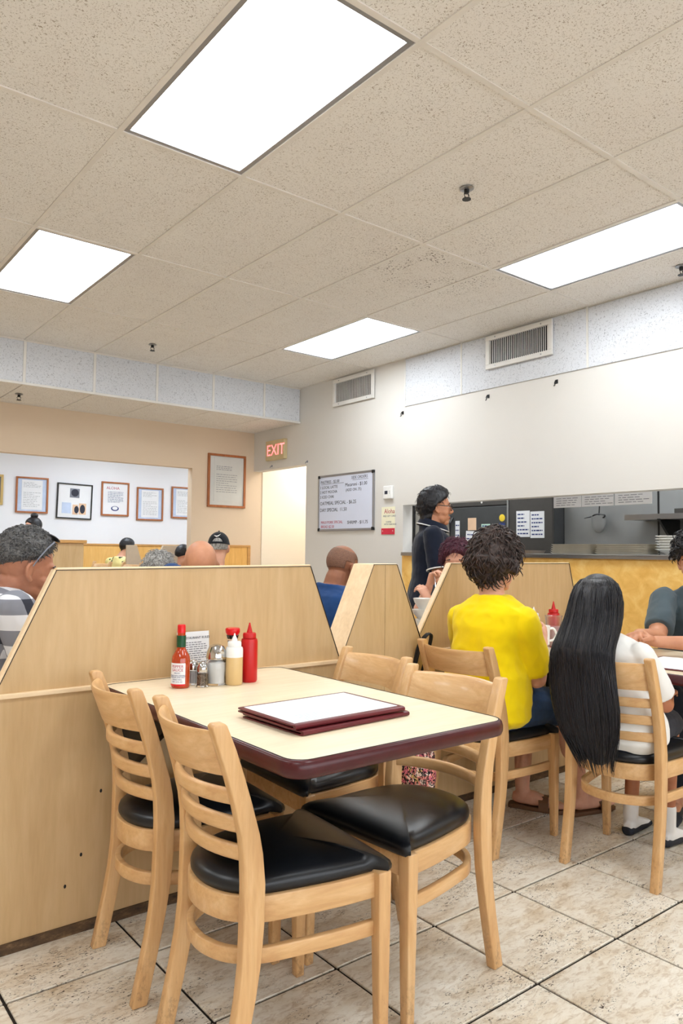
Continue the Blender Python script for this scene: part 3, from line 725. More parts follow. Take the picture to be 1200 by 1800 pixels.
for s in (-1, 1): MB().prism([(-.4825, T2Z-.042), (-.4825, T2Z-.30), (-.1, T2Z-.042)], 0, s*.2-.012, s*.2+.012).build('wall_bracket', 'black', tab4, .002, smooth=0)
tab3 = make_table('dining_table', 'table hidden behind the long partition, beside the man in plaid', 1.02, 1.62, 2.475, 3.5, TZ, 'booth tables')
for s in (-1, 1): MB().prism([(-.5125, TZ-.042), (-.5125, TZ-.30), (-.1, TZ-.042)], 0, s*.2-.012, s*.2+.012).build('wall_bracket', 'black', tab3, .002, smooth=0)

# ------------------------------------------------------------------ chairs
def make_chair():
    t = thing('dining_chair', 'chair', 'chair', group='ladder back dining chairs')
    D2, WR, WF, HT = .168, .175, .194, .815
    zp = [0, .08, .158, .23, .30, .38, .464, .53, .572, .64, .705, .76, HT]
    op = [.060, .043, .027, .014, .005, .001, 0, .005, .012, .030, .050, .069, .09]
    for s in (-1, 1):                                   # rear legs that run up as back posts
        rs = []
        for z, o in zip(zp, op):
            dp = .040+.012*math.exp(-((z-.42)/.16)**2); wd = .030
            if z == HT: dp = .036
            x = -D2-o; y = s*WR
            rs.append([(x-dp/2, y-wd/2, z), (x+dp/2, y-wd/2, z), (x+dp/2, y+wd/2, z), (x-dp/2, y+wd/2, z)])
        rs.append([(q[0]*1+(.006 if k in (0, 3) else -.006), q[1], HT+.006) for k, q in enumerate(rs[-1])])
        MB().rings(rs).build('leg', 'wood_z', t, .0035, smooth=50)
        rs = []
        for z, k in ((0, .026), (.25, .033), (.40, .037), (.428, .037)):
            x, y = D2-.002*(z/.43), s*WF; h = k/2
            rs.append([(x-h, y-h, z), (x+h, y-h, z), (x+h, y+h, z), (x-h, y+h, z)])
        MB().rings(rs).build('leg', 'wood_z', t, .0035, smooth=50)
    def back(z, o): return -D2-np.interp(z, zp, op)+o
    # top rail, bowed backwards
    rs = []
    for i in range(13):
        u = -1+2*i/12; bow = -.052*(1-u*u); y = u*(WR-.012); r = []
        for (dz, dx) in ((.700, -.008), (.700, .008), (.740, .010), (.792, .009), (.800, .003), (.800, -.004), (.792, -.010), (.740, -.010)):
            r.append((back(dz, 0)+bow+dx, y, dz))
        rs.append(r)
    MB().rings(rs).build('top_rail', 'wood_y', t, smooth=50)
    for zc in (.525, .588, .652):
        path = [(back(zc, 0)-.052*(1-(u/6)**2), u/6*(WR-.012), zc) for u in range(-6, 7)]
        MB().sect(path, RRECT(.019, .034, .008, 3)).build('slat', 'wood_y', t, smooth=60)
    # bent seat frame: U round the back, straight rail at the front
    U = smooth_path([(D2, WF-.012, 0), (.06, WF-.016, 0), (-.06, .162, 0), (-.13, .146, 0), (-.185, .105, 0), (-.212, .05, 0), (-.218, 0, 0), (-.212, -.05, 0), (-.185, -.105, 0), (-.13, -.146, 0), (-.06, -.162, 0), (.06, -WF+.016, 0), (D2, -WF+.012, 0)], 4)
    fr = MB(); fr.sect([p+V(0, 0, .394) for p in U], RECT(.022, .058)); fr.box(D2-.012, D2+.010, -WF+.015, WF-.015, .367, .422)
    fr.build('seat_frame', 'wood_x', t, .003, smooth=50)
    US = [V(p.x-.004, p.y*.985, .292) for p in U]
    MB().sect(US, RECT(.018, .034)).build('stretcher', 'wood_x', t, .003, smooth=50)
    bl = MB()
    for s in (-1, 1): bl.lathe([(0, 0), (.006, 0), (.006, .002), (0, .002)], 8)
    # cushion
    out = [V(p.x, p.y, 0) for p in U]; out[0] = V(D2+.016, WF+.010, 0); out[-1] = V(D2+.016, -WF-.010, 0)
    front = [V(D2+.019, WF-.02-(2*WF-.04)*k/8, 0) for k in range(9)][::-1]
    poly = [V(D2+.004, WF+.012, 0)]+out[1:-1]+[V(D2+.004, -WF-.012, 0), V(D2+.016, -WF-.006, 0)]+front+[V(D2+.016, WF+.006, 0)]
    c = V(-.01, 0, 0)
    lv = [(.955, .422), (1.005, .424), (1.028, .432), (1.03, .440), (1.015, .449), (.975, .457), (.91, .4635), (.83, .469), (.73, .4735), (.62, .477), (.48, .480), (.34, .4818), (.2, .4828), (.08, .4832), (.01, .4833)]
    rs = []
    for k, z in lv:
        r = []
        for p in poly:
            d = p-c; an = math.atan2(d.y/.19, d.x/.19); el = V(.185*math.cos(an), .185*math.sin(an), 0); m_ = d.lerp(el, max(0., 1-k)**.8)
            r.append((c.x+m_.x*k, m_.y*k, z))
        rs.append(r)
    MB().rings(rs).build('seat', 'vinyl', t, smooth=60)
    return t
chair0 = make_chair()
CH = [ # x, y, deg, label
 (1.064, 1.568, -5.0, 'ladder back chair with black seat nearest the viewer, at the left of the empty table'),
 (1.075, 2.045, -3.8, 'ladder back chair at the left of the empty table, next to the partition'),
 (1.485, 1.597, 184.2, 'empty ladder back chair at the right of the empty table, black seat in full view'),
 (1.566, 2.095, 177.5, 'chair at the far right of the empty table before the thick divider'),
 (2.749, 1.596, 6.2, 'ladder back chair under the girl with long black hair'),
 (2.525, 2.120, 3.1, 'ladder back chair under the woman in yellow, black strap over its back'),
 (3.70, 1.87, 180, 'chair of the curly haired diner at the right edge'),
 (.80, 2.98, 2, 'chair of the man in the plaid shirt behind the partition'),
 (2.46, 3.18, 0, 'chair of the man in navy blue behind the thick divider'),
 (3.50, 3.19, 180, 'chair of the woman with plum hair'),
 (1.95, 3.60, 205, 'chair of the bald man bending over behind the partition'),
 (1.86, 4.15, 220, 'chair of the grey haired person behind the partition'),
 (2.95, 5.32, 55, 'chair of the man in the black cap'),
 (3.55, 8.75, 20, 'chair of the far diner in a yellow print shirt'),
 (4.05, 8.10, 20, 'chair of the dark haired child in the far room'),
 (3.10, 7.95, 190, 'empty tall chair in the far room, left of the yellow print shirt'),
 (2.97, 8.52, 190, 'empty tall chair in the far room nearest the beige counter'),
]
for i, (x, y, d, lb) in enumerate(CH):
    if i == 0: chair0.location = (x, y, 0); chair0.rotation_euler = (0, 0, rad(d)); chair0['label'] = lb
    else:
        o = dup(chair0, (x, y, 0), rad(d), lb)
        if 'tall' in lb: o.scale = (1, 1, 1.27)

# ------------------------------------------------------------------ people
def cap(mb, p, q, r1, r2, n=14, flat=None):
    """closed tapered capsule; flat=(dir, k) squeezes the section along dir"""
    p, q = Vector(p), Vector(q); d = q-p; L = max(d.length, 1e-5); d = d/L
    a = d.cross(V(0, 0, 1)) if abs(d.z) < .95 else d.cross(V(1, 0, 0))
    if flat: a = Vector(flat[0])-d*d.dot(Vector(flat[0]))
    a.normalize(); b = d.cross(a); k = flat[1] if flat else 1
    rs = []
    def ring(c, r): rs.append([c+(a*math.cos(2*PI*j/n)*k+b*math.sin(2*PI*j/n))*r for j in range(n)])
    for t in (80, 55, 28): ring(p-d*r1*math.sin(rad(t)), r1*math.cos(rad(t)))
    for i in range(5): ring(p+d*L*i/4, r1+(r2-r1)*i/4)
    for t in (28, 55, 80): ring(q+d*r2*math.sin(rad(t)), r2*math.cos(rad(t)))
    mb.rings(rs)
def loft(mb, secs, n=24, power=2.4):
    """secs: (centre, side vector half width, front vector half depth)"""
    rs = []
    for c, sd, fr in secs:
        c, sd, fr = Vector(c), Vector(sd), Vector(fr); r = []
        for j in range(n):
            a = 2*PI*j/n; ca, sa = math.cos(a), math.sin(a)
            r.append(c+sd*math.copysign(abs(ca)**(2/power), ca)+fr*math.copysign(abs(sa)**(2/power), sa))
        rs.append(r)
    mb.rings(rs)
def remesh(mb, voxel, smooth=4, fac=.5):
    me = mb.mesh('tmp'); ob = bpy.data.objects.new('tmp', me); COL.objects.link(ob)
    md = ob.modifiers.new('r', 'REMESH'); md.mode = 'VOXEL'; md.voxel_size = voxel; md.adaptivity = 0
    if smooth:
        sm = ob.modifiers.new('s', 'SMOOTH'); sm.factor = fac; sm.iterations = smooth
    dg = bpy.context.evaluated_depsgraph_get(); out = bpy.data.meshes.new_from_object(ob.evaluated_get(dg))
    bpy.data.objects.remove(ob); bpy.data.meshes.remove(me); out.materials.clear(); return out
def folds(me, amp, sc=(9, 9, 16), seed=0., keep=None):
    n = len(me.vertices); co = np.empty(n*3); me.vertices.foreach_get('co', co); co = co.reshape(-1, 3)
    nr = np.empty(n*3); me.vertices.foreach_get('normal', nr); nr = nr.reshape(-1, 3)
    for i in range(n):
        x, y, z = co[i]
        h = noise.noise(V(x*sc[0]+seed, y*sc[1]+seed, z*sc[2]))
        h2 = 1-abs(noise.noise(V(x*sc[0]*1.9+seed, y*sc[1]*1.9, (z+x*.5)*sc[2]*1.1+3)))*2
        h3 = 1-abs(noise.noise(V(x*4+seed, (y+z*.6)*7, (z-y*.5)*5+seed)))*2.2
        co[i] += nr[i]*amp*(h*.6+.4*h2+.6*h3)
    me.vertices.foreach_set('co', co.ravel()); me.update()
def hand(mb, w, d, nrm, thumb, curl=.5, s=1., spread=0.):
    """thumb: vector roughly towards the thumb side; curl 0 straight .. 1 fist"""
    w, d, nrm = Vector(w), Vector(d).normalized(), Vector(nrm)
    lat = Vector(thumb); lat = (lat-d*lat.dot(d)).normalized(); n0 = d.cross(lat); nrm = n0 if n0.dot(nrm) > 0 else -n0
    loft(mb, [(w-d*.015*s, lat*.024*s, nrm*.018*s), (w+d*.02*s, lat*.031*s, nrm*.017*s), (w+d*.055*s, lat*.040*s, nrm*.015*s), (w+d*.085*s, lat*.041*s, nrm*.013*s), (w+d*.092*s, lat*.034*s, nrm*.009*s)], 16)
    for i, L in enumerate((.072, .080, .074, .058)):
        p = w+d*(.085-.004*abs(i-1))*s+lat*(.0305-.0205*i)*s; dirv = (d+lat*(.10-.07*i+spread*(1.5-i)*.2)).normalized()
        ang = 0; r = (.0090, .0094, .0090, .0080)[i]*s
        for k, fr in enumerate((.45, .31, .24)):
            ang += curl*rad((55, 75, 45)[k])
            dd = (dirv*math.cos(ang)+nrm*math.sin(ang)).normalized(); q = p+dd*L*fr*s
            cap(mb, p, q, r*(1-.08*k), r*(.94-.1*k), 10); p = q
    p = w+d*.022*s+lat*.026*s; dv = (d*.75+lat*.65+nrm*(.25+.4*curl)).normalized(); q = p+dv*.045*s; cap(mb, p, q, .014*s, .0105*s, 10)
    dv2 = (dv*.8+d*.5+nrm*.3*curl).normalized(); cap(mb, q, q+dv2*.034*s, .0105*s, .0085*s, 10)
class Head:
    """local frame: +x face, +z up, origin between the ears"""
    def __init__(s, c, yaw=0, pitch=0, roll=0, k=1.):
        s.c = Vector(c); s.R = (Matrix.Rotation(yaw, 3, 'Z') @ Matrix.Rotation(pitch, 3, 'Y') @ Matrix.Rotation(roll, 3, 'X')); s.k = k
    def P(s, x, y, z): return s.c+s.R @ (V(x, y, z)*s.k)
    def shapes(s, mb, fem=False, ears=True):
        k = s.k
        def E(c, r, ry=0, rzz=0):
            mb.ell(s.P(*c), [q*k for q in r], s.R @ Matrix.Rotation(rzz, 3, 'Z') @ Matrix.Rotation(ry, 3, 'Y'))
        E((-.012, 0, .034), (.096, .076, .088)); E((.018, 0, .0), (.076, .067, .098)); E((.03, 0, -.058), (.060, .056, .048))
        E((.072, 0, -.092), (.021, .024, .018)); E((.070, 0, .030), (.026, .052, .014)); E((.052, .040, -.028), (.030, .022, .026)); E((.052, -.040, -.028), (.030, .022, .026))
        cap(mb, s.P(.088, 0, .018), s.P(.108, 0, -.018), .008*k, .013*k, 12); E((.098, 0, -.026), (.014, .019, .010))
        E((.087, 0, -.056), (.013, .025, .007)); E((.084, 0, -.070), (.013, .021, .008))
        if ears:
            for sg in (-1, 1):
                er = [s.P(.010-.024*math.sin(t_)-.004*math.cos(t_), sg*(.074+.016*math.sin(t_)), -.004+.030*math.cos(t_)) for t_ in [PI*u/7 for u in range(8)]]
                for u in range(7): cap(mb, er[u], er[u+1], .0062*k, .0062*k, 8)
                mb.ell(s.P(-.002, sg*.077, -.006), (.017*k, .0055*k, .027*k), s.R @ Matrix.Rotation(sg*rad(-28), 3, 'Z'))
                mb.ell(s.P(.008, sg*.0775, -.033), (.009*k, .0065*k, .010*k))
    def face(s, parent, brow='hair_black', eyes=True, lips=True):
        if eyes:
            for sg in (-1, 1):
                e = MB(); e.ell(s.P(.0695, sg*.031, .008), (.0125*s.k,)*3, None, 14, 10); o = e.build('eye', 'eye_white', parent)
                e = MB(); e.ell(s.P(.0790, sg*.031, .007), (.004*s.k, .0062*s.k, .0062*s.k), s.R, 12, 8); e.build('iris', 'iris', o)
                e = MB(); e.tube([s.P(.083, sg*.014, .027), s.P(.088, sg*.030, .033), s.P(.078, sg*.050, .027)], [.003*s.k, .0042*s.k, .002*s.k], 6); e.build('eyebrow', brow, parent)
        if lips:
            e = MB(); e.ell(s.P(.0945, 0, -.0575), (.006*s.k, .022*s.k, .0045*s.k), s.R); e.ell(s.P(.0925, 0, -.067), (.006*s.k, .019*s.k, .005*s.k), s.R); e.build('lips', 'lip', parent)
def hair_cap(name, mat, parent, hd, body_me, fn, nu=72, nv=48, rough=0., rs=30., strands=0, slen=.03, sr=.0022, seed=1, droop=.6):
    """closed shell around the skull: fn(az, el) -> thickness over the scalp (negative = hidden under the skin)"""
    bvh = BVHTree.FromPolygons([v.co for v in body_me.vertices], [tuple(p.vertices) for p in body_me.polygons])
    o0 = hd.P(-.012, 0, .025); mb = MB(); rings = []; R = random.Random(seed); surf = []
    for i in range(nv+1):
        el = -PI/2*.92+PI*.96*i/nv; ring = []
        for j in range(nu):
            az = -PI+2*PI*j/nu
            d = hd.R @ V(math.cos(el)*math.cos(az), math.cos(el)*math.sin(az), math.sin(el))
            hit = bvh.ray_cast(o0+d*.22*hd.k, -d, .25*hd.k); r = (hit[0]-o0).length if hit[0] else .09*hd.k
            r = min(r, .125*hd.k); t = fn(az, el)*hd.k
            if t < -.015: r = min(r, .088*hd.k)
            if rough: t += rough*noise.noise(d*rs+V(seed, 0, 0))*(1 if t > 0 else 0)+.5*rough*noise.noise(d*rs*2.3+V(0, seed, 0))*(1 if t > 0 else 0)
            p = o0+d*max(r+t, .01); ring.append(p)
            if t > .002: surf.append((p, d))
        rings.append(ring)
    mb.rings(rings)
    for q in range(strands):
        p, d = R.choice(surf); tng = V(R.uniform(-1, 1), R.uniform(-1, 1), R.uniform(-1, 1)); tng = (tng-d*tng.dot(d)); dn = V(0, 0, -1)*droop+tng*.6; dn = (dn-d*dn.dot(d)*.8).normalized(); L = slen*R.uniform(.5, 1.2)
        side = d.cross(dn); cu = R.uniform(-.5, .5)
        path = [p-d*.004+dn*L*u+d*(L*.35*math.sin(u*2.6))+side*cu*L*u*u for u in (0, .3, .65, 1)]
        mb.tube(path, [sr, sr*1.1, sr*.8, sr*.2], 4)
    return mb.build(name, mat, parent, smooth=180)
SIDE = V(0, 1, 0)
def person(label, loc, rz, J, skin, hd, clothes, voxel=.006, g=1., legs=True, hands=None, neck=.052, standing=False, foot=True):
    """J: joints in the person's frame (+x ahead, +y left). clothes: list of dicts"""
    t = thing('person', label, 'person', loc, rz)
    mb = MB()
    def torso(mb, e, top=1):
        up = (J['nb']-J['pel']); up.normalize(); sh = (J['shL']-J['shR']); sw = sh.length/2; sd = sh.normalized(); fr = sd.cross(up).normalized()*-1
        hd_ = (J['hipL']-J['hipR']); hs = hd_.normalized()
        f2 = hs.cross(V(0, 0, 1)).normalized()*-1
        mid = lambda a: J['pel'].lerp(J['nb'], a)+fr*(-.02*math.sin(a*PI))
        gw = g
        secs = [(J['pel']+V(0, 0, -.085), hs*(.135*gw+e), f2*(.10*gw+e)), (J['pel']+V(0, 0, -.05), hs*(.170*gw+e), f2*(.125*gw+e)), (J['pel'], hs*(.172*gw+e), f2*(.128*gw+e)),
                (mid(.28), sd*(.150*gw+e), fr*(.112*gw+e)), (mid(.5), sd*(sw*.82*min(gw, 1.05)+e), fr*(.112*gw+e)), (mid(.72), sd*(sw*.95+e), fr*(.108*gw+e)), (mid(.86), sd*(sw*.98+e), fr*(.088*gw+e))]
        if top: secs += [(mid(.95), sd*(sw*.66+e), fr*(.066+e)), (mid(1.02), sd*(neck*1.25+e*.6), fr*(neck*1.1+e*.6))]
        loft(mb, secs)
    torso(mb, 0)
    hc = hd.P(-.022, 0, -.06); cap(mb, J['nb']-V(0, 0, .03), hc, neck*1.05, neck, 16)
    hd.shapes(mb)
    a = g**.5
    for S in 'LR':
        cap(mb, J['sh'+S], J['el'+S], .050*a*J['s'], .039*a*J['s']); cap(mb, J['el'+S], J['wr'+S], .040*a*J['s'], .0255*J['s'])
        cap(mb, J['el'+S].lerp(J['wr'+S], .08), J['el'+S].lerp(J['wr'+S], .45), .040*a*J['s'], .034*a*J['s'])
        if hands and S in hands: hand(mb, J['wr'+S], *hands[S], s=J['s'])
        else: dd = (J['wr'+S]-J['el'+S]).normalized(); hand(mb, J['wr'+S], dd, V(0, 0, -1) if abs(dd.z) < .8 else V(0, -1 if S == 'L' else 1, 0), V(0, -1 if S == 'L' else 1, .1) if abs(dd.z) < .8 else V(1, 0, 0), .35, J['s'])
        if legs:
            cap(mb, J['hip'+S], J['kn'+S], .082*a*J['s'], .057*a*J['s']); cap(mb, J['kn'+S], J['an'+S], .054*a*J['s'], .034*J['s'])
            k1 = J['kn'+S].lerp(J['an'+S], .15); k2 = J['kn'+S].lerp(J['an'+S], .5); off = (J['an'+S]-J['to'+S]); off.z = 0; off.normalize()
            cap(mb, k1+off*.016, k2+off*.014, .050*a*J['s'], .046*a*J['s'])
            an, to = J['an'+S], J['to'+S]; fd = (to-an); fd.z = 0; fd.normalize(); sdv = V(-fd.y, fd.x, 0); k = J['s']
            he = V(an.x, an.y, to.z)-fd*.045*k
            loft(mb, [(he+V(0, 0, .012), sdv*.020*k, V(0, 0, .020*k)), (he+fd*.03*k+V(0, 0, .016), sdv*.031*k, V(0, 0, .032*k)), (he+fd*.10*k+V(0, 0, .016), sdv*.034*k, V(0, 0, .034*k)), (he+fd*.17*k+V(0, 0, .004), sdv*.042*k, V(0, 0, .022*k)), (he+fd*.225*k-V(0, 0, .002), sdv*.036*k, V(0, 0, .013*k)), (he+fd*.245*k-V(0, 0, .004), sdv*.022*k, V(0, 0, .008*k))], 16)
            cap(mb, an, he+fd*.05*k+V(0, 0, .03), .034*k, .034*k)
    body = remesh(mb, voxel, 3); bo = link('body', body, skin, t, 180)
    for c in clothes:
        m = MB(); e = c.get('e', .011)
        if c['kind'] == 'shirt':
            torso(m, e)
            for S in 'LR':
                f = c.get('sleeve', .55); A, B = J['sh'+S], J['el'+S]; q = A.lerp(B, min(f, 1)); d = (B-A).normalized()
                sd = d.cross(V(0, 0, 1)); sd = sd.normalized() if sd.length > .05 else V(0, 1, 0); fr = sd.cross(d)
                r0, r1 = (.049*a*J['s']+e*.8), ((.050*(1-min(f, 1))+.041*min(f, 1))*a*J['s']+e*c.get('loose', 1.3))
                cap(m, A, A.lerp(B, .1), r0, r0*.98)
                loft(m, [(A-d*.02, sd*r0*.8, fr*r0*.8), (A.lerp(B, .06), sd*r0, fr*r0), (A.lerp(q, .5), sd*(r0+r1)/2*1.0, fr*(r0+r1)/2), (q-d*.004, sd*r1, fr*r1), (q, sd*r1*.99, fr*r1*.99)], 18, 2)
                if f > 1:
                    q2 = B.lerp(J['wr'+S], min(f-1, .97)); cap(m, B, q2, .041*a*J['s']+e*1.5, .030*J['s']+e*1.4)
        elif c['kind'] == 'pants':
            hs = (J['hipL']-J['hipR']).normalized(); f2 = hs.cross(V(0, 0, 1)).normalized()*-1
            loft(m, [(J['pel']+V(0, 0, -.09), hs*(.13*g+e), f2*(.10*g+e)), (J['pel']+V(0, 0, -.045), hs*(.172*g+e*.7), f2*(.128*g+e*.7)), (J['pel']+V(0, 0, .06), hs*(.164*g+e*.4), f2*(.12*g+e*.4))])
            for S in 'LR':
                f = c.get('leg', .9); A, B = J['hip'+S], J['kn'+S]
                q = A.lerp(B, min(f, 1)); cap(m, A, q, .084*a*J['s']+e, (.082+(.057-.082)*min(f, 1))*a*J['s']+e*1.2)
                if f > 1: cap(m, B, B.lerp(J['an'+S], min(f-1, .95)), .060*a*J['s']+e, .042*J['s']+e)
        elif c['kind'] == 'sock':
            for S in 'LR':
                m = MB(); A = J['kn'+S]; B = J['an'+S]; cap(m, B.lerp(A, .16), B-V(0, 0, .01), .041*J['s'], .040*J['s']); fd = (J['to'+S]-B); fd.z = 0; fd.normalize(); sdv = V(-fd.y, fd.x, 0); k = J['s']; he = V(B.x, B.y, J['to'+S].z)-fd*.045*k; loft(m, [(he+V(0, 0, .014), sdv*.024*k, V(0, 0, .024*k)), (he+fd*.03*k+V(0, 0, .02), sdv*.036*k, V(0, 0, .038*k)), (he+fd*.10*k+V(0, 0, .02), sdv*.038*k, V(0, 0, .038*k)), (he+fd*.17*k+V(0, 0, .006), sdv*.046*k, V(0, 0, .026*k)), (he+fd*.23*k, sdv*.038*k, V(0, 0, .016*k))], 16); me = remesh(m, .005, 2); link('sock', me, c['mat'], t, 180)
            continue
        elif c['kind'] == 'shoe':
            for S in 'LR':
                m = MB(); an, to = J['an'+S], J['to'+S]; fd = (to-an); fd.z = 0; fd.normalize(); sdv = V(-fd.y, fd.x, 0); k = J['s']; he = V(an.x, an.y, 0)-fd*.055*k
                hgt = c.get('h', 1)
                loft(m, [(he+V(0, 0, .018*hgt+.002), sdv*.022*k, V(0, 0, .017*hgt)), (he+fd*.02*k+V(0, 0, .026*hgt), sdv*.036*k, V(0, 0, .026*hgt)), (he+fd*.10*k+V(0, 0, .028*hgt), sdv*.040*k, V(0, 0, .028*hgt)), (he+fd*.18*k+V(0, 0, .025*hgt), sdv*.049*k, V(0, 0, .025*hgt)), (he+fd*.25*k+V(0, 0, .018*hgt), sdv*.042*k, V(0, 0, .018*hgt)), (he+fd*.275*k+V(0, 0, .012*hgt), sdv*.024*k, V(0, 0, .011*hgt))], 18)
                link('shoe', remesh(m, .005, 2), c['mat'], t, 180)
            continue
        me = remesh(m, max(voxel, .007), 3)
        if c.get('fold', .004): folds(me, c.get('fold', .004), seed=loc[0]*3)
        link(c.get('name', c['kind']), me, c['mat'], t, 180)
    return t, body
def seated(s=1., lean=0., hx=-.05, seat=.475, sw=.175, hw=.085, **kw):
    """default seated joints, person facing +x"""
    up = V(math.sin(lean), 0, math.cos(lean)); J = {'s': s}
    J['pel'] = V(hx, 0, seat+.085*s); J['nb'] = J['pel']+up*.455*s
    for S, y in (('L', 1), ('R', -1)):
        J['sh'+S] = J['nb']+V(0, y*sw*s, 0)-up*.055*s
        J['el'+S] = J['sh'+S]+V(.14*s, y*.03, -.25*s); J['wr'+S] = J['el'+S]+V(.22*s, -y*.06, .04)
        J['hip'+S] = J['pel']+V(.03, y*hw*s, -.015); J['kn'+S] = V(hx+.43*s, y*.10*s, seat+.045*s)
        J['an'+S] = V(hx+.42*s, y*.09*s, .085); J['to'+S] = V(hx+.60*s, y*.11*s, .02)
    for k, v in kw.items(): J[k] = Vector(v)
    return J
def W2L(loc, rz):
    Rm = Matrix.Rotation(-rz, 3, 'Z'); L = Vector(loc)
    return lambda *p: Rm @ (Vector(p)-L)
def hairline(front, side, back, th, top=None):
    """thickness fn: hair above hairline elevations (radians) interpolated front->side->back"""
    def fn(az, el):
        a = abs(az)/PI
        h = front+(side-front)*(a/.42)**1.5 if a < .42 else side+(back-side)*((a-.42)/.58)
        d = el-h
        t = -.045 if d < -.02 else (-.006+(d+.02)/.22*(th+.006) if d < .20 else th)
        if top and el > .5: t += top*min(1, (el-.5)/.6)
        return t
    return fn

# --- woman in yellow
loc, rz = (2.525, 2.12, 0), rad(3.1); f = W2L(loc, rz)
J = seated(.98, .02, -.07, shL=f(2.475, 2.250, .905), shR=f(2.50, 1.93, .905), nb=f(2.475, 2.075, 1.0), elR=f(2.60, 1.945, .665), wrR=f(2.775, 2.045, .80), elL=f(2.62, 2.36, .72), wrL=f(2.84, 2.28, .79),
           knR=f(2.90, 2.005, .505), knL=f(2.90, 2.235, .505), anL=f(2.875, 2.235, .10), toL=f(2.97, 2.05, .035), anR=f(3.02, 2.02, .10), toR=f(3.19, 1.98, .035))
hd = Head(f(2.505, 2.085, 1.148), rad(-6), rad(10), 0, 1.0)
p1, b1 = person('seated woman in a bright yellow T-shirt seen from behind, short dark brown hair', loc, rz, J, 'skin_light', hd,
    [dict(kind='shirt', mat='yellow_tee', sleeve=.86, e=.014, fold=.009, loose=1.5), dict(kind='pants', mat='denim', leg=.95, e=.014, name='jeans')], .0055, 1.12,
    hands={'R': (f(2.86, 2.09, .84)-f(2.775, 2.045, .80), f(.2, .5, 0)-f(0, 0, 0), V(0, 0, 1), .55)})
def lady_hair(az, el):
    a = abs(az)/PI; h = .45-1.35*min(1, (a/.5))**1.3 if a < .5 else -.98-.22*((a-.5)/.5)
    d = el-h
    if d < -.02: return -.045
    t = -.004+min(1, (d+.02)/.25)*.030
    if el < -.1 and a > .4: t += .014
    if el > .9: t += .006
    return t
hair_cap('hair', 'hair_brown', p1, hd, b1, lady_hair, rough=.010, rs=26., strands=900, slen=.045, sr=.0028, seed=3, droop=.8)
# sandals under the feet
for S, lb in (('L', 'brown sandal under the left foot of the woman in yellow'), ('R', 'brown sandal under the right foot of the woman in yellow')):
    an, to = J['an'+S], J['to'+S]; Rz = Matrix.Rotation(rz, 3, 'Z'); an = Rz @ an+Vector(loc); to = Rz @ to+Vector(loc)
    fd = to-an; t = thing('sandal', lb, 'sandal', (an.x, an.y, 0), math.atan2(fd.y, fd.x), 'sandals of the woman in yellow')
    o = [(-.06, -.030), (-.065, 0), (-.06, .030), (.0, .036), (.08, .044), (.15, .046), (.19, .034), (.20, .005), (.19, -.028), (.15, -.042), (.08, -.040), (.0, -.034)]
    MB().rings([[(x, y, z) for x, y in o] for z in (0.0005, .012, .018)]).build('sole', 'sandal', t, .003)
    MB().sect([(.105, -.047, .012), (.105, -.044, .045), (.10, -.02, .066), (.10, .015, .066), (.105, .046, .045), (.105, .050, .012)], RECT(.004, .045), V(1, 0, 0)).build('strap', 'sandal', t)

# --- girl with long hair
loc, rz = (2.749, 1.596, 0), rad(6.2); f = W2L(loc, rz)
J = seated(.78, -.02, -.10, shL=f(2.585, 1.735, .815), shR=f(2.60, 1.475, .815), nb=f(2.575, 1.61, .868), elR=f(2.735, 1.455, .62), wrR=f(2.92, 1.54, .63), elL=f(2.76, 1.76, .63), wrL=f(2.94, 1.70, .64),
           knL=f(3.02, 1.74, .50), knR=f(2.99, 1.575, .50), anL=f(2.985, 1.75, .085), toL=f(3.16, 1.77, .02), anR=f(2.985, 1.585, .085), toR=f(3.17, 1.575, .02))
hd = Head(f(2.575, 1.632, .985), rad(-4), rad(10), 0, .92)
p2, b2 = person('seated girl in a white T-shirt seen from behind, long straight black hair to the seat', loc, rz, J, 'skin_child', hd,
    [dict(kind='shirt', mat='white_tee', sleeve=.80, e=.014, fold=.006, loose=1.4), dict(kind='pants', mat='navy', leg=.9, e=.014, name='shorts'), dict(kind='sock', mat='sock'), dict(kind='shoe', mat='dark_shoe', h=.8)], .0055, .88, neck=.044)
hair_cap('hair', 'hair_long', p2, hd, b2, hairline(.35, -.6, -.9, .012, .006), strands=0)
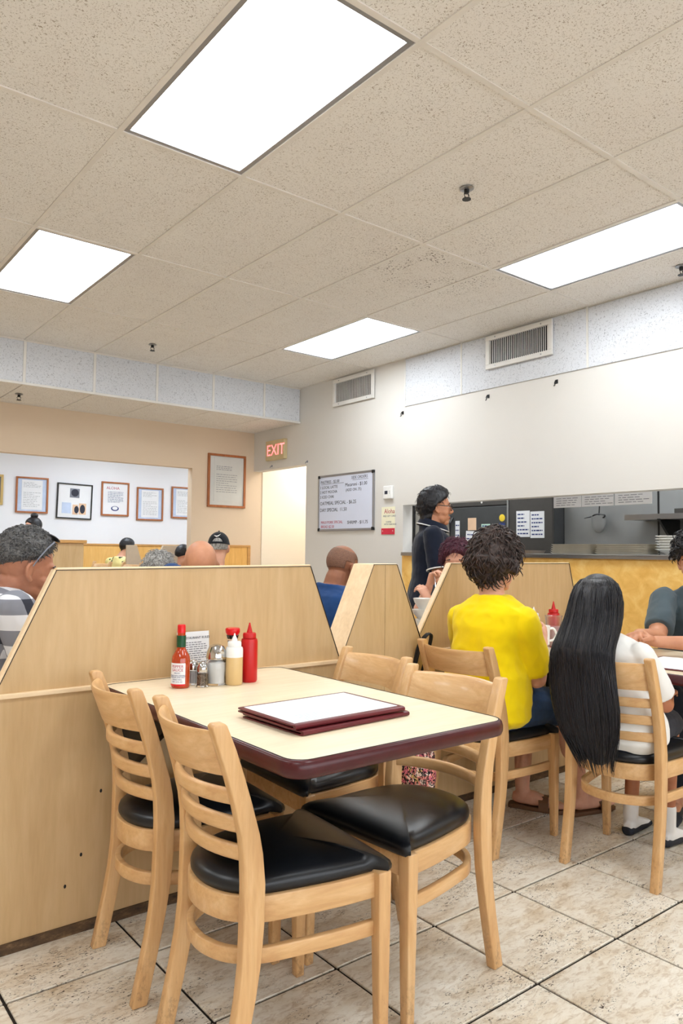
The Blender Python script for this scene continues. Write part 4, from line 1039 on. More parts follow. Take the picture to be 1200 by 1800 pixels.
def girl_hair_mesh():
    mb = MB(); R = random.Random(5)
    # z, X, Y (world, centre of the lock), half depth, half width
    L = [(1.104, 2.570, 1.632, .006, .006), (1.101, 2.567, 1.632, .036, .034), (1.090, 2.562, 1.632, .066, .060), (1.068, 2.557, 1.631, .088, .078), (1.035, 2.552, 1.630, .100, .089), (1.0, 2.545, 1.629, .104, .096), (.96, 2.532, 1.627, .102, .101), (.92, 2.508, 1.624, .096, .106), (.88, 2.475, 1.621, .086, .111),
         (.84, 2.440, 1.617, .070, .117), (.80, 2.420, 1.612, .050, .122), (.75, 2.412, 1.606, .038, .127), (.69, 2.410, 1.599, .034, .130), (.63, 2.411, 1.592, .034, .129), (.57, 2.413, 1.584, .033, .121), (.52, 2.416, 1.574, .031, .104), (.48, 2.420, 1.563, .027, .080), (.45, 2.424, 1.556, .02, .052), (.43, 2.428, 1.55, .008, .02)]
    n = 64; rings = []
    for i, (z, X, Y, hx, hy) in enumerate(L):
        c = f(X, Y, z); r = []
        for j in range(n):
            a = 2*PI*j/n; ca, sa = math.cos(a), math.sin(a)
            rg = 1+.045*noise.noise(V(ca*6, sa*6, z*1.6))+.02*noise.noise(V(ca*22, sa*22, z*1.2))
            x = c.x+hx*ca*rg; y = c.y+hy*sa*rg
            if ca > .1 and .86 < z < 1.05: x -= (ca-.1)*.10          # open in front of the face
            r.append((x, y, z))
        rings.append(r)
    mb.rings(rings); nL = len(L)-1
    for q in range(520):
        a = R.uniform(.30, 1.70)*PI; k = R.uniform(.97, 1.03); z0 = R.uniform(.02, .4); z1 = R.uniform(.75, 1.0); path = []; da = R.uniform(-.08, .08); ext = R.uniform(0, .05) if z1 > .93 else 0
        for u in range(13):
            tt = (z0+(z1-z0)*u/12)*nL; i = min(int(tt), nL-1); fr = tt-i
            z, X, Y, hx, hy = [L[i][m]*(1-fr)+L[i+1][m]*fr for m in range(5)]
            if z < .52: hx = max(hx, .02); hy = max(hy, .062)
            aa = a+da*u/12; c = f(X, Y, z); path.append((c.x+hx*math.cos(aa)*k, c.y+hy*math.sin(aa)*k+.002*math.sin(u*.8+q), z-(ext*max(0, u-9)/3)))
        mb.tube(path, [.0006]+[.0015]*11+[.0003], 4)
    return mb
girl_hair_mesh().build('hair_fall', 'hair_long', p2, smooth=180)

# --- curly haired diner at the right edge
loc, rz = (3.73, 1.82, 0), rad(205); f = W2L(loc, rz)
J = seated(1.02, .1, -.06, nb=f(3.72, 1.80, 1.02), shR=f(3.60, 1.92, .96), shL=f(3.66, 1.60, .96), elR=f(3.385, 1.84, .795), wrR=f(3.20, 1.825, .825), elL=f(3.40, 1.52, .79), wrL=f(3.19, 1.745, .80))
hd = Head(f(3.735, 1.815, 1.155), rad(-10), rad(12), 0, 1.02)
p3, b3 = person('seated diner in a slate grey T-shirt at the right edge, dark curly hair', loc, rz, J, 'skin_mid', hd,
    [dict(kind='shirt', mat='grey_tee', sleeve=.78, e=.016, fold=.009, loose=1.0), dict(kind='pants', mat='black_cloth', leg=1.9), dict(kind='shoe', mat='dark_shoe')], .005, 1.1,
    hands={'R': (f(3.1, 1.80, .83)-f(3.2, 1.825, .825), V(0, 0, -1), f(0, -1, .3)-f(0, 0, 0), .6), 'L': (f(3.1, 1.82, .81)-f(3.19, 1.745, .80), V(0, 0, -1), f(-1, 0, .5)-f(0, 0, 0), .6)})
hair_cap('hair', 'hair_black', p3, hd, b3, hairline(.35, -.15, -.7, .035, .012), rough=.016, rs=22., strands=700, slen=.035, sr=.003, seed=8, droop=.1)
hd.face(p3)

# --- man in plaid
loc, rz = (.80, 2.98, 0), rad(2); f = W2L(loc, rz)
J = seated(1.05, .06, -.06, nb=f(.715, 2.935, 1.04), shR=f(.725, 2.74, .975), shL=f(.69, 3.13, .975), elR=f(.80, 2.68, .70), wrR=f(1.02, 2.72, .78), hipR=f(.76, 2.88, .55), hipL=f(.76, 3.06, .55), pel=f(.72, 2.97, .565))
hd = Head(f(.795, 2.90, 1.112), rad(-3), rad(16), 0, 1.08)
p4, b4 = person('seated man in grey and white plaid at the left edge, sunglasses on his head', loc, rz, J, 'skin_tan', hd,
    [dict(kind='shirt', mat='plaid', sleeve=1.6, e=.016, fold=.007), dict(kind='pants', mat='denim', leg=1.9), dict(kind='shoe', mat='dark_shoe')], .0045, 1.15, neck=.056)
hair_cap('hair', 'hair_salt', p4, hd, b4, hairline(.62, .10, -.62, .014, .012), rough=.007, rs=30., strands=1100, slen=.024, sr=.0018, seed=4, droop=.3)
hd.face(p4)
m = MB(); m.sect([(-.03, 0, 0), (0, 0, 0)], RECT(.01, .01))
col = MB()
Rm = Matrix.Rotation(rz, 3, 'Z'); hw = lambda x, y, z: Rm @ hd.P(x, y, z)+Vector(loc)
c0 = hw(0, 0, 0); t = thing('sunglasses', 'dark sunglasses pushed up on the head of the man in plaid', 'sunglasses', c0, 0)
def loc_(x, y, z): return hw(x, y, z)-c0
for sg in (-1, 1):
    MB().tube([loc_(.052, sg*.062, .112), loc_(.028, sg*.088, .080), loc_(.010, sg*.092, .040), loc_(.002, sg*.090, .012)], [.0035, .003, .0026, .0026], 6).build('temple', 'ink_grey', t)
    mm = MB(); mm.ell(loc_(.058, sg*.034, .126), (.022, .030, .006), Rm @ hd.R @ Matrix.Rotation(rad(25), 3, 'Y')); mm.build('lens', 'black', t)
MB().tube([loc_(.060, -.010, .128), loc_(.062, 0, .132), loc_(.060, .010, .128)], .003, 6).build('bridge', 'ink_grey', t)

# --- man in navy blue
loc, rz = (2.46, 3.18, 0), rad(4); f = W2L(loc, rz)
J = seated(1.02, .03, -.07, nb=f(2.475, 3.185, .995), shR=f(2.48, 2.985, .94), shL=f(2.44, 3.38, .94), elR=f(2.62, 2.96, .70), wrR=f(2.82, 3.03, .79), elL=f(2.60, 3.42, .70), wrL=f(2.80, 3.32, .79))
hd = Head(f(2.535, 3.18, 1.098), rad(0), rad(16), 0, 1.0)
p5, b5 = person('seated man in a navy blue shirt with a shaved head, seen from behind', loc, rz, J, 'skin_brown', hd,
    [dict(kind='shirt', mat='blue_tee', sleeve=.8, e=.014, fold=.006), dict(kind='pants', mat='black_cloth', leg=1.9), dict(kind='shoe', mat='dark_shoe')], .0045, 1.1, neck=.064)
hair_cap('stubble', 'stubble', p5, hd, b5, lambda az, el: (.0014 if (el > (.35 if abs(az) < 1.2 else (.0 if abs(az) < 2 else -.55)) and el < .85) else -.045))
hd.face(p5)

# --- woman with plum hair
loc, rz = (3.50, 3.19, 0), rad(186); f = W2L(loc, rz)
J = seated(.95, .16, -.06, nb=f(3.47, 3.20, 1.0), shR=f(3.45, 3.36, .93), shL=f(3.43, 3.03, .93), elR=f(3.16, 3.215, .845), wrR=f(3.175, 3.15, .985), elL=f(3.24, 3.02, .77), wrL=f(3.12, 3.10, .90))
hd = Head(f(3.455, 3.185, 1.135), rad(28), rad(14), 0, .98)
p6, b6 = person('seated woman with short plum dyed hair lifting food to her mouth behind the partition', loc, rz, J, 'skin_light', hd,
    [dict(kind='shirt', mat='navy', sleeve=.7, e=.012), dict(kind='pants', mat='black_cloth', leg=1.9), dict(kind='shoe', mat='dark_shoe')], .005, 1.0,
    hands={'R': (f(3.185, 3.13, 1.06)-f(3.175, 3.15, .985), f(.2, -1, 0)-f(0, 0, 0), f(1, .2, .2)-f(0, 0, 0), .75), 'L': (f(3.10, 3.13, .98)-f(3.12, 3.10, .90), f(0, 1, 0)-f(0, 0, 0), f(1, 0, 0)-f(0, 0, 0), .7)})
def plum(az, el):
    a = abs(az)/PI; h = .52-1.0*min(1, a/.45)**1.6 if a < .45 else -.5-.35*((a-.45)/.55)
    if el-h < -.02: return -.045
    return -.004+min(1, (el-h+.02)/.2)*.030
hair_cap('hair', 'hair_purple', p6, hd, b6, plum, rough=.008, rs=24., strands=600, slen=.05, sr=.002, seed=9, droop=.7)
hd.face(p6)

# --- standing server
loc, rz = (3.87, 3.82, 0), rad(-38); J = {'s': 1.0}
J['pel'] = V(0, 0, .86); J['nb'] = V(.0, 0, 1.37)
for S, y in (('L', 1), ('R', -1)):
    J['sh'+S] = V(-.01, y*.185, 1.31); J['el'+S] = V(.02, y*.25, 1.03); J['wr'+S] = V(.22, y*.17, 1.02)
    J['hip'+S] = V(0, y*.09, .84); J['kn'+S] = V(.015, y*.10, .46); J['an'+S] = V(-.02, y*.10, .085); J['to'+S] = V(.16, y*.13, .02)
hd = Head((.03, 0, 1.515), 0, rad(3), 0, 1.12)
p7, b7 = person('standing server in a black polo shirt with glasses facing right before the kitchen pass-through', loc, rz, J, 'skin_mid', hd,
    [dict(kind='shirt', mat='navy', sleeve=.85, e=.018, fold=.005), dict(kind='pants', mat='black_cloth', leg=1.94), dict(kind='shoe', mat='dark_shoe')], .006, 1.22, neck=.066)
def mullet(az, el):
    a = abs(az)/PI; h = .55-.55*min(1, a/.36)**2 if a < .36 else (0-.1*((a-.36)/.1) if a < .46 else -.1-1.0*min(1, (a-.46)/.12))
    if el-h < -.02: return -.045
    t = -.004+min(1, (el-h+.02)/.2)*.022
    if a < .3 and el > .4: t += .009
    if el > .8: t += .004
    if a > .75 and el < -.2: t += .014
    return t
hair_cap('hair', 'hair_black', p7, hd, b7, mullet, rough=.005, rs=14., strands=220, slen=.035, sr=.0018, seed=2, droop=1.2)
hd.face(p7)
m = MB(); m.tube([hd.P(.100, .024, -.046), hd.P(.104, 0, -.042), hd.P(.100, -.024, -.046)], [.003, .005, .003], 6); m.build('moustache', 'hair_black', p7)
# collar with white line
def ringc(r1, z, dx=0): return [(dx+.012+r1*1.08*math.cos(2*PI*k/28), r1*math.sin(2*PI*k/28), z-.032*math.cos(2*PI*k/28)) for k in range(28)]
m = MB(); m.rings([ringc(.112, 1.362), ringc(.098, 1.395, .004), ringc(.086, 1.415, .006), ringc(.080, 1.41, .006), ringc(.095, 1.365)], closed=True); m.build('collar', 'navy', p7)
m = MB(); m.rings([ringc(.111, 1.366), ringc(.1135, 1.370), ringc(.110, 1.374), ringc(.106, 1.370)], closed=True); m.build('collar_piping', 'white', p7)
for S in 'LR':
    q = J['sh'+S].lerp(J['el'+S], .85); d = (J['el'+S]-J['sh'+S]).normalized(); a_ = d.cross(V(1, 0, 0)).normalized(); b_ = d.cross(a_)
    pts = [q+(a_*math.cos(2*PI*k/24)+b_*math.sin(2*PI*k/24))*.078 for k in range(24)]
    m = MB(); m.sect(pts, [(-.003, -.004), (.003, -.004), (.003, .004), (-.003, .004)], d, closed=True); m.build('sleeve_piping', 'white', p7)
Rm = Matrix.Rotation(rz, 3, 'Z'); c0 = Rm @ hd.P(.1, 0, .01)+Vector(loc); t = thing('eyeglasses', 'black rimmed eyeglasses worn by the server', 'eyeglasses', c0, rz)
lp = lambda x, y, z: hd.P(x, y, z)-hd.P(.1, 0, .01)
for sg in (-1, 1):
    MB().tube([lp(.100, sg*.062, .012), lp(.06, sg*.078, .012), lp(.0, sg*.084, .014), lp(-.02, sg*.082, .0)], .0032, 6).build('temple', 'black', t)
    pts = [lp(.103-.004*abs(math.cos(a)), sg*.034+.027*math.cos(a), .004+.019*math.sin(a)) for a in [2*PI*k/20 for k in range(20)]]
    MB().sect(pts, [(math.cos(2*PI*k/6)*.0026, math.sin(2*PI*k/6)*.0026) for k in range(6)], V(1, 0, 0), closed=True).build('rim', 'black', t)
    MB().ell(lp(.1025, sg*.034, .004), (.0008, .025, .017)).build('lens', 'glass', t)
MB().tube([lp(.104, -.008, .008), lp(.108, 0, .011), lp(.104, .008, .008)], .0024, 6).build('bridge', 'black', t)

# --- diners farther back
def back_person(label, loc, rz, skin, shirt, head, yaw, pitch, lean=.05, s=1., k=1., g=1., vox=.010, neck=.055, ov=None, **kw):
    J = seated(s, lean, -.06); f = W2L(loc, rz)
    for kk, vv in (ov or {}).items(): J[kk] = f(*vv)
    hd = Head(f(*head), yaw, pitch, 0, k)
    p, b = person(label, loc, rz, J, skin, hd, [dict(kind='shirt', mat=shirt, sleeve=.8, e=.014, fold=.004), dict(kind='pants', mat='black_cloth', leg=1.9), dict(kind='shoe', mat='dark_shoe')], vox, g, neck=neck, **kw)
    return p, b, hd
p8, b8, h8 = back_person('bald man in navy bending forward, head bowed above the partition top', (1.95, 3.60, 0), rad(215), 'skin_mid', 'blue_tee', (1.765, 3.36, 1.105), rad(28), rad(38), .5, 1.0, 1.06, 1.1,
    ov=dict(nb=(1.80, 3.52, 1.07), shL=(1.94, 3.42, 1.01), shR=(1.73, 3.61, 1.055), pel=(2.0, 3.68, .56)))
h8.face(p8)
p9, b9, h9 = back_person('grey haired person whose head top shows above the partition, facing the viewer', (1.86, 4.15, 0), rad(232), 'skin_light', 'grey_tee', (1.80, 3.92, 1.035), 0, rad(24), .3, .95, 1.0, 1.0,
    ov=dict(nb=(1.84, 4.0, .93)))
hair_cap('hair', 'hair_grey', p9, h9, b9, hairline(.62, -.1, -.6, .02, .008), rough=.006, strands=300, slen=.04, seed=12)
h9.face(p9, 'hair_grey')
p10, b10, h10 = back_person('man in a black shirt and backward black cap, seen from behind', (2.95, 5.32, 0), rad(50), 'skin_light', 'black_cloth', (2.965, 5.335, 1.205), rad(4), rad(4), .02, 1., 1.0, 1.08, ov=dict(nb=(2.94, 5.31, 1.04)))
hair_cap('hair', 'hair_grey', p10, h10, b10, lambda az, el: .004 if (el > -.55 and abs(az) > 1.7) or el > .5 else -.02)
def cap_fn(az, el):
    e = ((PI-abs(az))/.42)**2+((max(el, .20)-.20)/.34)**2
    t = .012 if el > .06 else (-.045 if el < .0 else -.045+(el/.06)*.057)
    if el > .20: t = min(t, -.012+.024*min(1, max(0, (e-.85)/.3)))          # opening above the strap
    return t
hair_cap('cap', 'cap', p10, h10, b10, cap_fn, nu=120, nv=90)
m = MB(); m.sect([h10.P(.10+.075*math.sin(PI*u/8)*1.0, .075*math.cos(PI*u/8), .045-.012*math.sin(PI*u/8)) for u in range(9)], RECT(.004, .004)); 
vis = MB(); pts_o = [h10.P(.075+.10*math.sin(PI*u/10), .078*math.cos(PI*u/10), .045-.014*math.sin(PI*u/10)) for u in range(11)]; pts_i = [h10.P(.075, .078*math.cos(PI*u/10), .050) for u in range(11)]
vis.add([p for q in zip(pts_o, pts_i) for p in q]+[p-V(0, 0, .004) for q in zip(pts_o, pts_i) for p in q], [(2*i, 2*i+2, 2*i+3, 2*i+1) for i in range(10)]+[(22+2*i, 22+2*i+1, 22+2*i+3, 22+2*i+2) for i in range(10)]+[(2*i, 22+2*i, 22+2*i+2, 2*i+2) for i in range(10)]); vis.build('cap_visor', 'cap', p10)
MB().sect([h10.P(-.1085-.003, .026, .095), h10.P(-.112, .008, .087), h10.P(-.112, -.006, .090), h10.P(-.109, -.026, .106)], [(-.001, -.005), (.001, -.005), (.001, .005), (-.001, .005)], scales=[.3, 1, .8, .15]).build('cap_mark', 'white', p10)
MB().ell(h10.P(-.01, 0, .138), (.008, .008, .004)).build('cap_button', 'cap', p10)
p11, b11, h11 = back_person('dark haired child in the far room beside the opening edge', (4.05, 8.10, 0), rad(20), 'skin_light', 'blue_tee', (4.03, 8.10, 1.115), 0, rad(5), .02, .85, .95, .9, vox=.012, ov=dict(nb=(4.0, 8.09, .97)))
hair_cap('hair', 'hair_black', p11, h11, b11, hairline(.3, -.1, -.6, .02, .006), rough=.004)
p12, b12, h12 = back_person('far diner with black hair in a yellow print shirt', (3.55, 8.75, 0), rad(10), 'skin_light', 'pine', (3.60, 8.75, 1.205), rad(-10), rad(8), .02, 1.13, .9, 1.0, vox=.012)
hair_cap('hair', 'hair_black', p12, h12, b12, hairline(.4, -.5, -.9, .014, .004), rough=.004)
# standing woman with a bun in the far room
loc, rz = (2.55, 8.95, 0), rad(200); J = {'s': .95}
J['pel'] = V(0, 0, .82); J['nb'] = V(.0, 0, 1.29)
for S, y in (('L', 1), ('R', -1)):
    J['sh'+S] = V(0, y*.16, 1.24); J['el'+S] = V(.02, y*.21, .99); J['wr'+S] = V(.18, y*.15, .96)
    J['hip'+S] = V(0, y*.085, .80); J['kn'+S] = V(.015, y*.09, .44); J['an'+S] = V(-.02, y*.09, .085); J['to'+S] = V(.15, y*.12, .02)
hd = Head((.02, 0, 1.425), 0, rad(5), 0, .95)
p13, b13 = person('standing woman with her black hair in a top bun in the far room', loc, rz, J, 'skin_light', hd, [dict(kind='shirt', mat='black_cloth', sleeve=.8), dict(kind='pants', mat='black_cloth', leg=1.94), dict(kind='shoe', mat='dark_shoe')], .012, .95)
def bun_fn(az, el): return hairline(.45, -.2, -.7, .014)(az, el)
hair_cap('hair', 'hair_black', p13, hd, b13, bun_fn)
m = MB(); m.ell(hd.P(-.03, 0, .145), (.042, .042, .036)); m.build('hair_bun', 'hair_black', p13)

# ------------------------------------------------------------------ things on the tables
def squeeze(label, x, y, z, mat, h=.19, r=.027, tipmat=None, group='squeeze bottles', capmat=None):
    t = thing('squeeze_bottle', label, 'squeeze bottle', (x, y, z), 0, group); b = h*.735
    MB().lathe([(0, 0), (r*.9, 0), (r, .006), (r, b*.5), (r, b*.93), (r*.93, b*.99), (r*.6, b), (0, b)], 28).build('bottle', mat, t)
    cm = capmat or mat
    MB().lathe([(0, b), (r*.78, b), (r*.80, b+.004), (r*.80, b+.014), (r*.72, b+.018), (0, b+.018)], 24).build('collar', cm, t)
    MB().lathe([(0, b+.016), (r*.40, b+.016), (r*.30, b+.026), (r*.12, h-.006), (r*.07, h), (0, h)], 16).build('nozzle', tipmat or cm, t)
    return t
squeeze('red ketchup squeeze bottle at the right end of the condiments on the empty table', 1.301, 2.122, TZ+.0005, 'ketchup', .193, .0275)
mt = squeeze('cream sauce squeeze bottle with white top on the empty table', 1.234, 2.104, TZ+.0005, 'mustard', .163, .0275, 'white', capmat='white')
MB().lathe([(.0277, .088), (.0279, .092), (.0279, .113), (.0258, .1195), (.0165, .121)], 28).build('shoulder_band', 'white', mt)
# hot sauce
t = thing('hot_sauce_bottle', 'orange hot sauce bottle with green neck foil and red cap', 'bottle', (1.072, 2.157, TZ+.0005))
MB().lathe([(0, 0), (.026, 0), (.029, .004), (.029, .085), (.027, .098), (.019, .112), (.0135, .122), (.0125, .130), (.0125, .172), (0, .172)], 28).build('bottle', 'hotsauce', t)
MB().lathe([(.0128, .126), (.0145, .126), (.0145, .162), (.0128, .162)], 24).build('neck_foil', 'green_foil', t)
MB().lathe([(0, .170), (.0128, .170), (.0128, .193), (.011, .196), (0, .196)], 24).build('cap', 'red', t)
def wrap(mb, r, a0, a1, z0, z1, n=14, th=.0006):
    rs = []
    for k in range(n+1):
        a = a0+(a1-a0)*k/n; ca, sa = math.cos(a), math.sin(a)
        rs.append([((r)*ca, (r)*sa, z0), ((r+th)*ca, (r+th)*sa, z0), ((r+th)*ca, (r+th)*sa, z1), (r*ca, r*sa, z1)])
    mb.rings(rs); return mb
lab = wrap(MB(), .0292, rad(160), rad(272), .012, .078).build('label', 'paper', t)
wrap(MB(), .0296, rad(160), rad(272), .008, .0135).build('label_band', 'red', lab)
def wrap_text(name, s, size, r, a_mid, z, mat, parent):
    me = text_mesh(s, size, .0002, 'CENTER')
    for v in me.vertices:
        a = a_mid+v.co.x/r; rr = r+.0004+v.co.z*.5; v.co = V(rr*math.cos(a), rr*math.sin(a), z+v.co.y)
    return link(name, me, mat, parent, 0)
wrap_text('label_heading', 'PEPPER', .0125, .0298, rad(222), .064, 'ink_red', lab); wrap_text('label_heading', 'SAUCE', .0125, .0298, rad(222), .053, 'ink_red', lab)
for q, (tx, zz) in enumerate((('BRAND', .046), ('MADE WITH PEPPERS', .038), ('VINEGAR AND SALT', .033), ('SHAKE WELL', .026), ('NET 12 FL OZ', .019))): wrap_text('label_text', tx, .0055, .0298, rad(222), zz, 'ink_blue', lab)
# shakers
def shaker(label, x, y, fill):
    t = thing('shaker', label, 'shaker', (x, y, TZ+.0005), 0, 'salt and pepper shakers')
    n = 8
    MB().lathe([(0, 0), (.018, 0), (.0195, .003), (.0175, .048), (.0165, .050), (.0155, .048), (.0175, .005), (0, .004)], 8).build('glass_jar', 'glass', t, smooth=20)
    MB().lathe([(0, .0045), (.0168, .0055), (.0155, .040), (0, .041)], 16).build('filling', fill, t)
    MB().lathe([(0, .047), (.0175, .047), (.0185, .050), (.0175, .062), (.012, .074), (.005, .078), (0, .078)], 20).build('metal_cap', 'chrome', t)
shaker('pepper shaker with a chrome cap in front of the sugar dispenser', 1.133, 2.128, 'pepper')
shaker('salt shaker with a chrome cap next to the hot sauce bottle', 1.128, 2.182, 'salt')
t = thing('sugar_dispenser', 'glass sugar dispenser with a chrome flap top', 'sugar dispenser', (1.187, 2.138, TZ+.0005))
MB().lathe([(0, 0), (.029, 0), (.031, .004), (.031, .082), (.029, .086), (.027, .084), (.0285, .006), (0, .005)], 28).build('glass_jar', 'glass', t)
MB().lathe([(0, .0055), (.028, .0065), (.028, .070), (.02, .074), (0, .075)], 24).build('sugar', 'sugar', t)
MB().lathe([(0, .082), (.0325, .082), (.033, .088), (.031, .104), (.024, .122), (.012, .128), (0, .1285)], 28).build('metal_top', 'chrome', t)
MB().prism([(-.014, .1), (.0, .128), (.014, .1)], 1, -.034, -.026).build('pour_flap', 'chrome', t, .001)
def soy_bottle(label, x, y, z):
    t = thing('soy_sauce_bottle', label, 'bottle', (x, y, z), 0, 'soy sauce bottles')
    MB().lathe([(0, 0), (.026, 0), (.028, .004), (.027, .03), (.020, .07), (.0155, .11), (.0165, .135), (.021, .150), (.019, .152), (0, .152)], 24).build('bottle', 'soy', t)
    wrap(MB(), .0172, 0, 2*PI-.001, .134, .150).build('clear_neck', 'paper_tan', t)
    MB().lathe([(0, .150), (.018, .150), (.024, .160), (.0245, .170), (.022, .174), (0, .174)], 24).build('cap', 'red', t)
    return t
soy_bottle('soy sauce bottle with a wide red cap behind the cream bottle', 1.262, 2.165, TZ+.0005)
# printed card on the table
t = thing('table_card', 'white printed card standing against the partition behind the condiments', 'card', (1.205, 2.325, TZ+.0005), rad(0)); t.rotation_euler = (rad(-4), 0, rad(3))
MB().box(-.062, .062, -.001, .001, 0, .150).build('sheet', 'paper', t, smooth=0)
put_text('heading', [(-.042, .125, .0115, 'RESTAURANT RULES')], t, (0, -.0013, 0), (1, 0, 0), (0, 0, 1), 'ink')
R_ = random.Random(4); ml = MB()
for k in range(13):
    x = -.052; z = .113-.0075*k; e = .05 if k % 4 else .02
    while x < e:
        wd = R_.uniform(.006, .016); ml.box(x, x+wd, -.0015, -.001, z-.0014, z+.0014); x += wd+.003
o = ml.build('writing', 'ink_grey', t, smooth=0); o['kind'] = 'stuff'
# menus
mc = (1.19, 1.565)
def menu(label, z, dx, dy, rz, first):
    t = thing('menu', label, 'menu', (mc[0]+dx, mc[1]+dy, z), rz, 'menus on the empty table')
    hx, hy = .182, .125
    for a, b in ((0, .0035), (.0075, .011)):
        MB().rings([[(x, y, zz) for x, y in RRECT(2*hx, 2*hy, .008, 3)] for zz in (a, b)]).build('cover_board', 'menu_cover', t, .001)
    MB().box(-hx+.012, hx-.012, -hy+.012, hy-.01, .0035, .0075).build('inner_pages', 'paper', t, smooth=0)
    MB().tube([(-hx+.004, -hy, .0055), (hx-.004, -hy, .0055)], .0058, 8).build('folded_spine', 'menu_cover', t)
    if first:
        MB().box(-hx+.014, hx-.014, -hy+.014, hy-.012, .0108, .0118).build('page_window', 'paper', t, .0004, smooth=0)
        R = random.Random(7); m = MB()
        for k in range(5):
            y = -hy+.026+k*.013; x = -hx+.05+R.uniform(0, .02)
            while x < -.02+R.uniform(-.02, .06):
                wd = R.uniform(.008, .024); m.box(x, x+wd, y-.002, y+.002, .0118, .0121); x += wd+.005
        o = m.build('printing', 'paper_blue', t, smooth=0); o['kind'] = 'stuff'
    return t
menu('maroon menu at the bottom of the stack on the empty table', TZ+.0005, .006, -.004, rad(2.5), False)
menu('maroon menu with a clear white cover page on top of the stack', TZ+.0140, -.004, .004, rad(1.0), True)

# second table
squeeze('red ketchup squeeze bottle on the diners table in front of the partition', 3.16, 2.26, T2Z+.0005, 'ketchup', .215, .030)
squeeze('white squeeze bottle with pointed tip on the diners table', 3.10, 2.335, T2Z+.0005, 'white', .185, .030)
soy_bottle('soy sauce bottle with a red cap beside the head of the woman in yellow', 3.03, 2.395, T2Z+.0005)
def tumbler(label, x, y):
    t = thing('tumbler', label, 'cup', (x, y, T2Z+.0005), 0, 'plastic tumblers')
    MB().lathe([(0, 0), (.028, 0), (.030, .003), (.040, .148), (.042, .150), (.042, .153), (.0385, .153), (.0375, .148), (.0275, .006), (0, .005)], 28).build('cup', 'cup_plastic', t)
    MB().lathe([(0, .0062), (.0268, .0065), (.0345, .10), (0, .10)], 24).build('drink', plain('pale_drink', srgb(206, 170, 168), .2), t)
tumbler('clear plastic tumbler of pink drink in front of the ketchup bottle', 3.07, 2.195)
tumbler('clear plastic tumbler partly hidden by the long black hair', 3.17, 2.135)
t = thing('mug', 'white coffee mug held by the woman in yellow', 'mug', (2.875, 2.125, .768))
MB().lathe([(0, 0), (.034, 0), (.038, .004), (.041, .085), (.042, .088), (.040, .089), (.0375, .086), (.034, .008), (0, .006)], 28).build('cup', 'crock', t)
MB().tube(smooth_path([(.036, -.018, .072), (.055, -.028, .074), (.068, -.034, .050), (.056, -.028, .022), (.034, -.016, .018)], 4), .0055, 8).build('handle', 'crock', t)
t = thing('menu', 'open menu lying on the diners table near the girl', 'menu', (3.02, 1.56, T2Z+.0012), rad(8), 'menus on the diners table')
MB().rings([[(x, y, zz) for x, y in RRECT(.36, .25, .008, 3)] for zz in (0, .004)]).build('cover_board', 'menu_cover', t, .001)
MB().box(-.168, .168, -.113, .113, .004, .0052).build('page_window', 'paper', t, smooth=0)
# bowls and plates of the far booth
def bowl(label, x, y, z, r=.062, h=.06):
    t = thing('bowl', label, 'bowl', (x, y, z), 0, 'white bowls')
    MB().lathe([(0, .0), (r*.45, 0), (r*.5, .008), (r*.85, h*.6), (r, h), (r*.96, h), (r*.8, h*.6), (r*.45, .014), (0, .012)], 28).build('bowl', 'crock', t)
    MB().lathe([(0, h*.5), (r*.7, h*.52), (r*.4, h*.85), (0, h*1.0)], 20).build('rice', 'sugar', t)
MBp = thing('plate', 'white plate under the stacked bowls of the far booth', 'plate', (3.0, 3.02, T2Z+.0005), 0)
MB().lathe([(0, 0), (.05, 0), (.095, .012), (.10, .016), (.05, .006), (0, .006)], 32).build('dish', 'crock', MBp)
bowl('lowest white bowl of the stack beside the forearm of the woman with plum hair', 3.0, 3.02, T2Z+.0068, .074, .066); bowl('middle white bowl of the stack beside the forearm of the woman with plum hair', 3.0, 3.02, T2Z+.074, .068, .056); bowl('top white bowl of the stack beside the forearm of the woman with plum hair', 3.0, 3.02, T2Z+.131, .060, .062)
t = thing('plate', 'white plate with cutlery at the near edge of the far booth table', 'plate', (2.86, 2.86, T2Z+.0005))
MB().lathe([(0, 0), (.05, 0), (.095, .012), (.10, .016), (.05, .006), (0, .006)], 32).build('dish', 'crock', t)
t = thing('spoon', 'spoon in the raised hand of the woman with plum hair', 'spoon', (3.16, 3.10, 1.02)); 
MB().tube([(0, 0, .05), (.005, -.01, 0), (-.01, -.03, -.06)], [.002, .003, .003], 6).build('handle', 'chrome', t)
mm = MB(); mm.ell((-.012, -.035, -.08), (.014, .008, .022)); mm.build('spoon_bowl', 'chrome', t)

# ------------------------------------------------------------------ bag on the chair of the woman in yellow
t = thing('shoulder_bag', 'floral cloth bag hanging by black straps from the chair of the woman in yellow', 'bag', (2.24, 2.315, .165))
loft_mb = MB(); loft(loft_mb, [(V(0, 0, 0), V(0, .07, 0), V(.025, 0, 0)), (V(0, 0, .015), V(0, .115, 0), V(.04, 0, 0)), (V(0, 0, .09), V(0, .122, 0), V(.05, 0, 0)), (V(.0, 0, .19), V(0, .115, 0), V(.038, 0, 0)), (V(0, 0, .225), V(0, .105, 0), V(.022, 0, 0)), (V(0, 0, .23), V(0, .10, 0), V(.012, 0, 0))], 28, 2.6)
me = loft_mb.mesh('bag_body'); folds(me, .004); link('bag_body', me, 'floral', t, 60)
for dy, s in ((.045, 1), (.015, -1)):
    MB().sect(smooth_path([(.0, s*.08, .215), (.012, .01+dy*.6, .40), (.022, -.02+dy*.5, .60), (.034, -.05+dy*.3, .668), (.066, -.05+dy*.3, .668), (.070, -.03+dy*.3, .60), (.05, -.01+dy, .40), (.03, s*.03, .215)], 5), RECT(.011, .004), V(1, 0, 0)).build('strap', 'bag_strap', t)

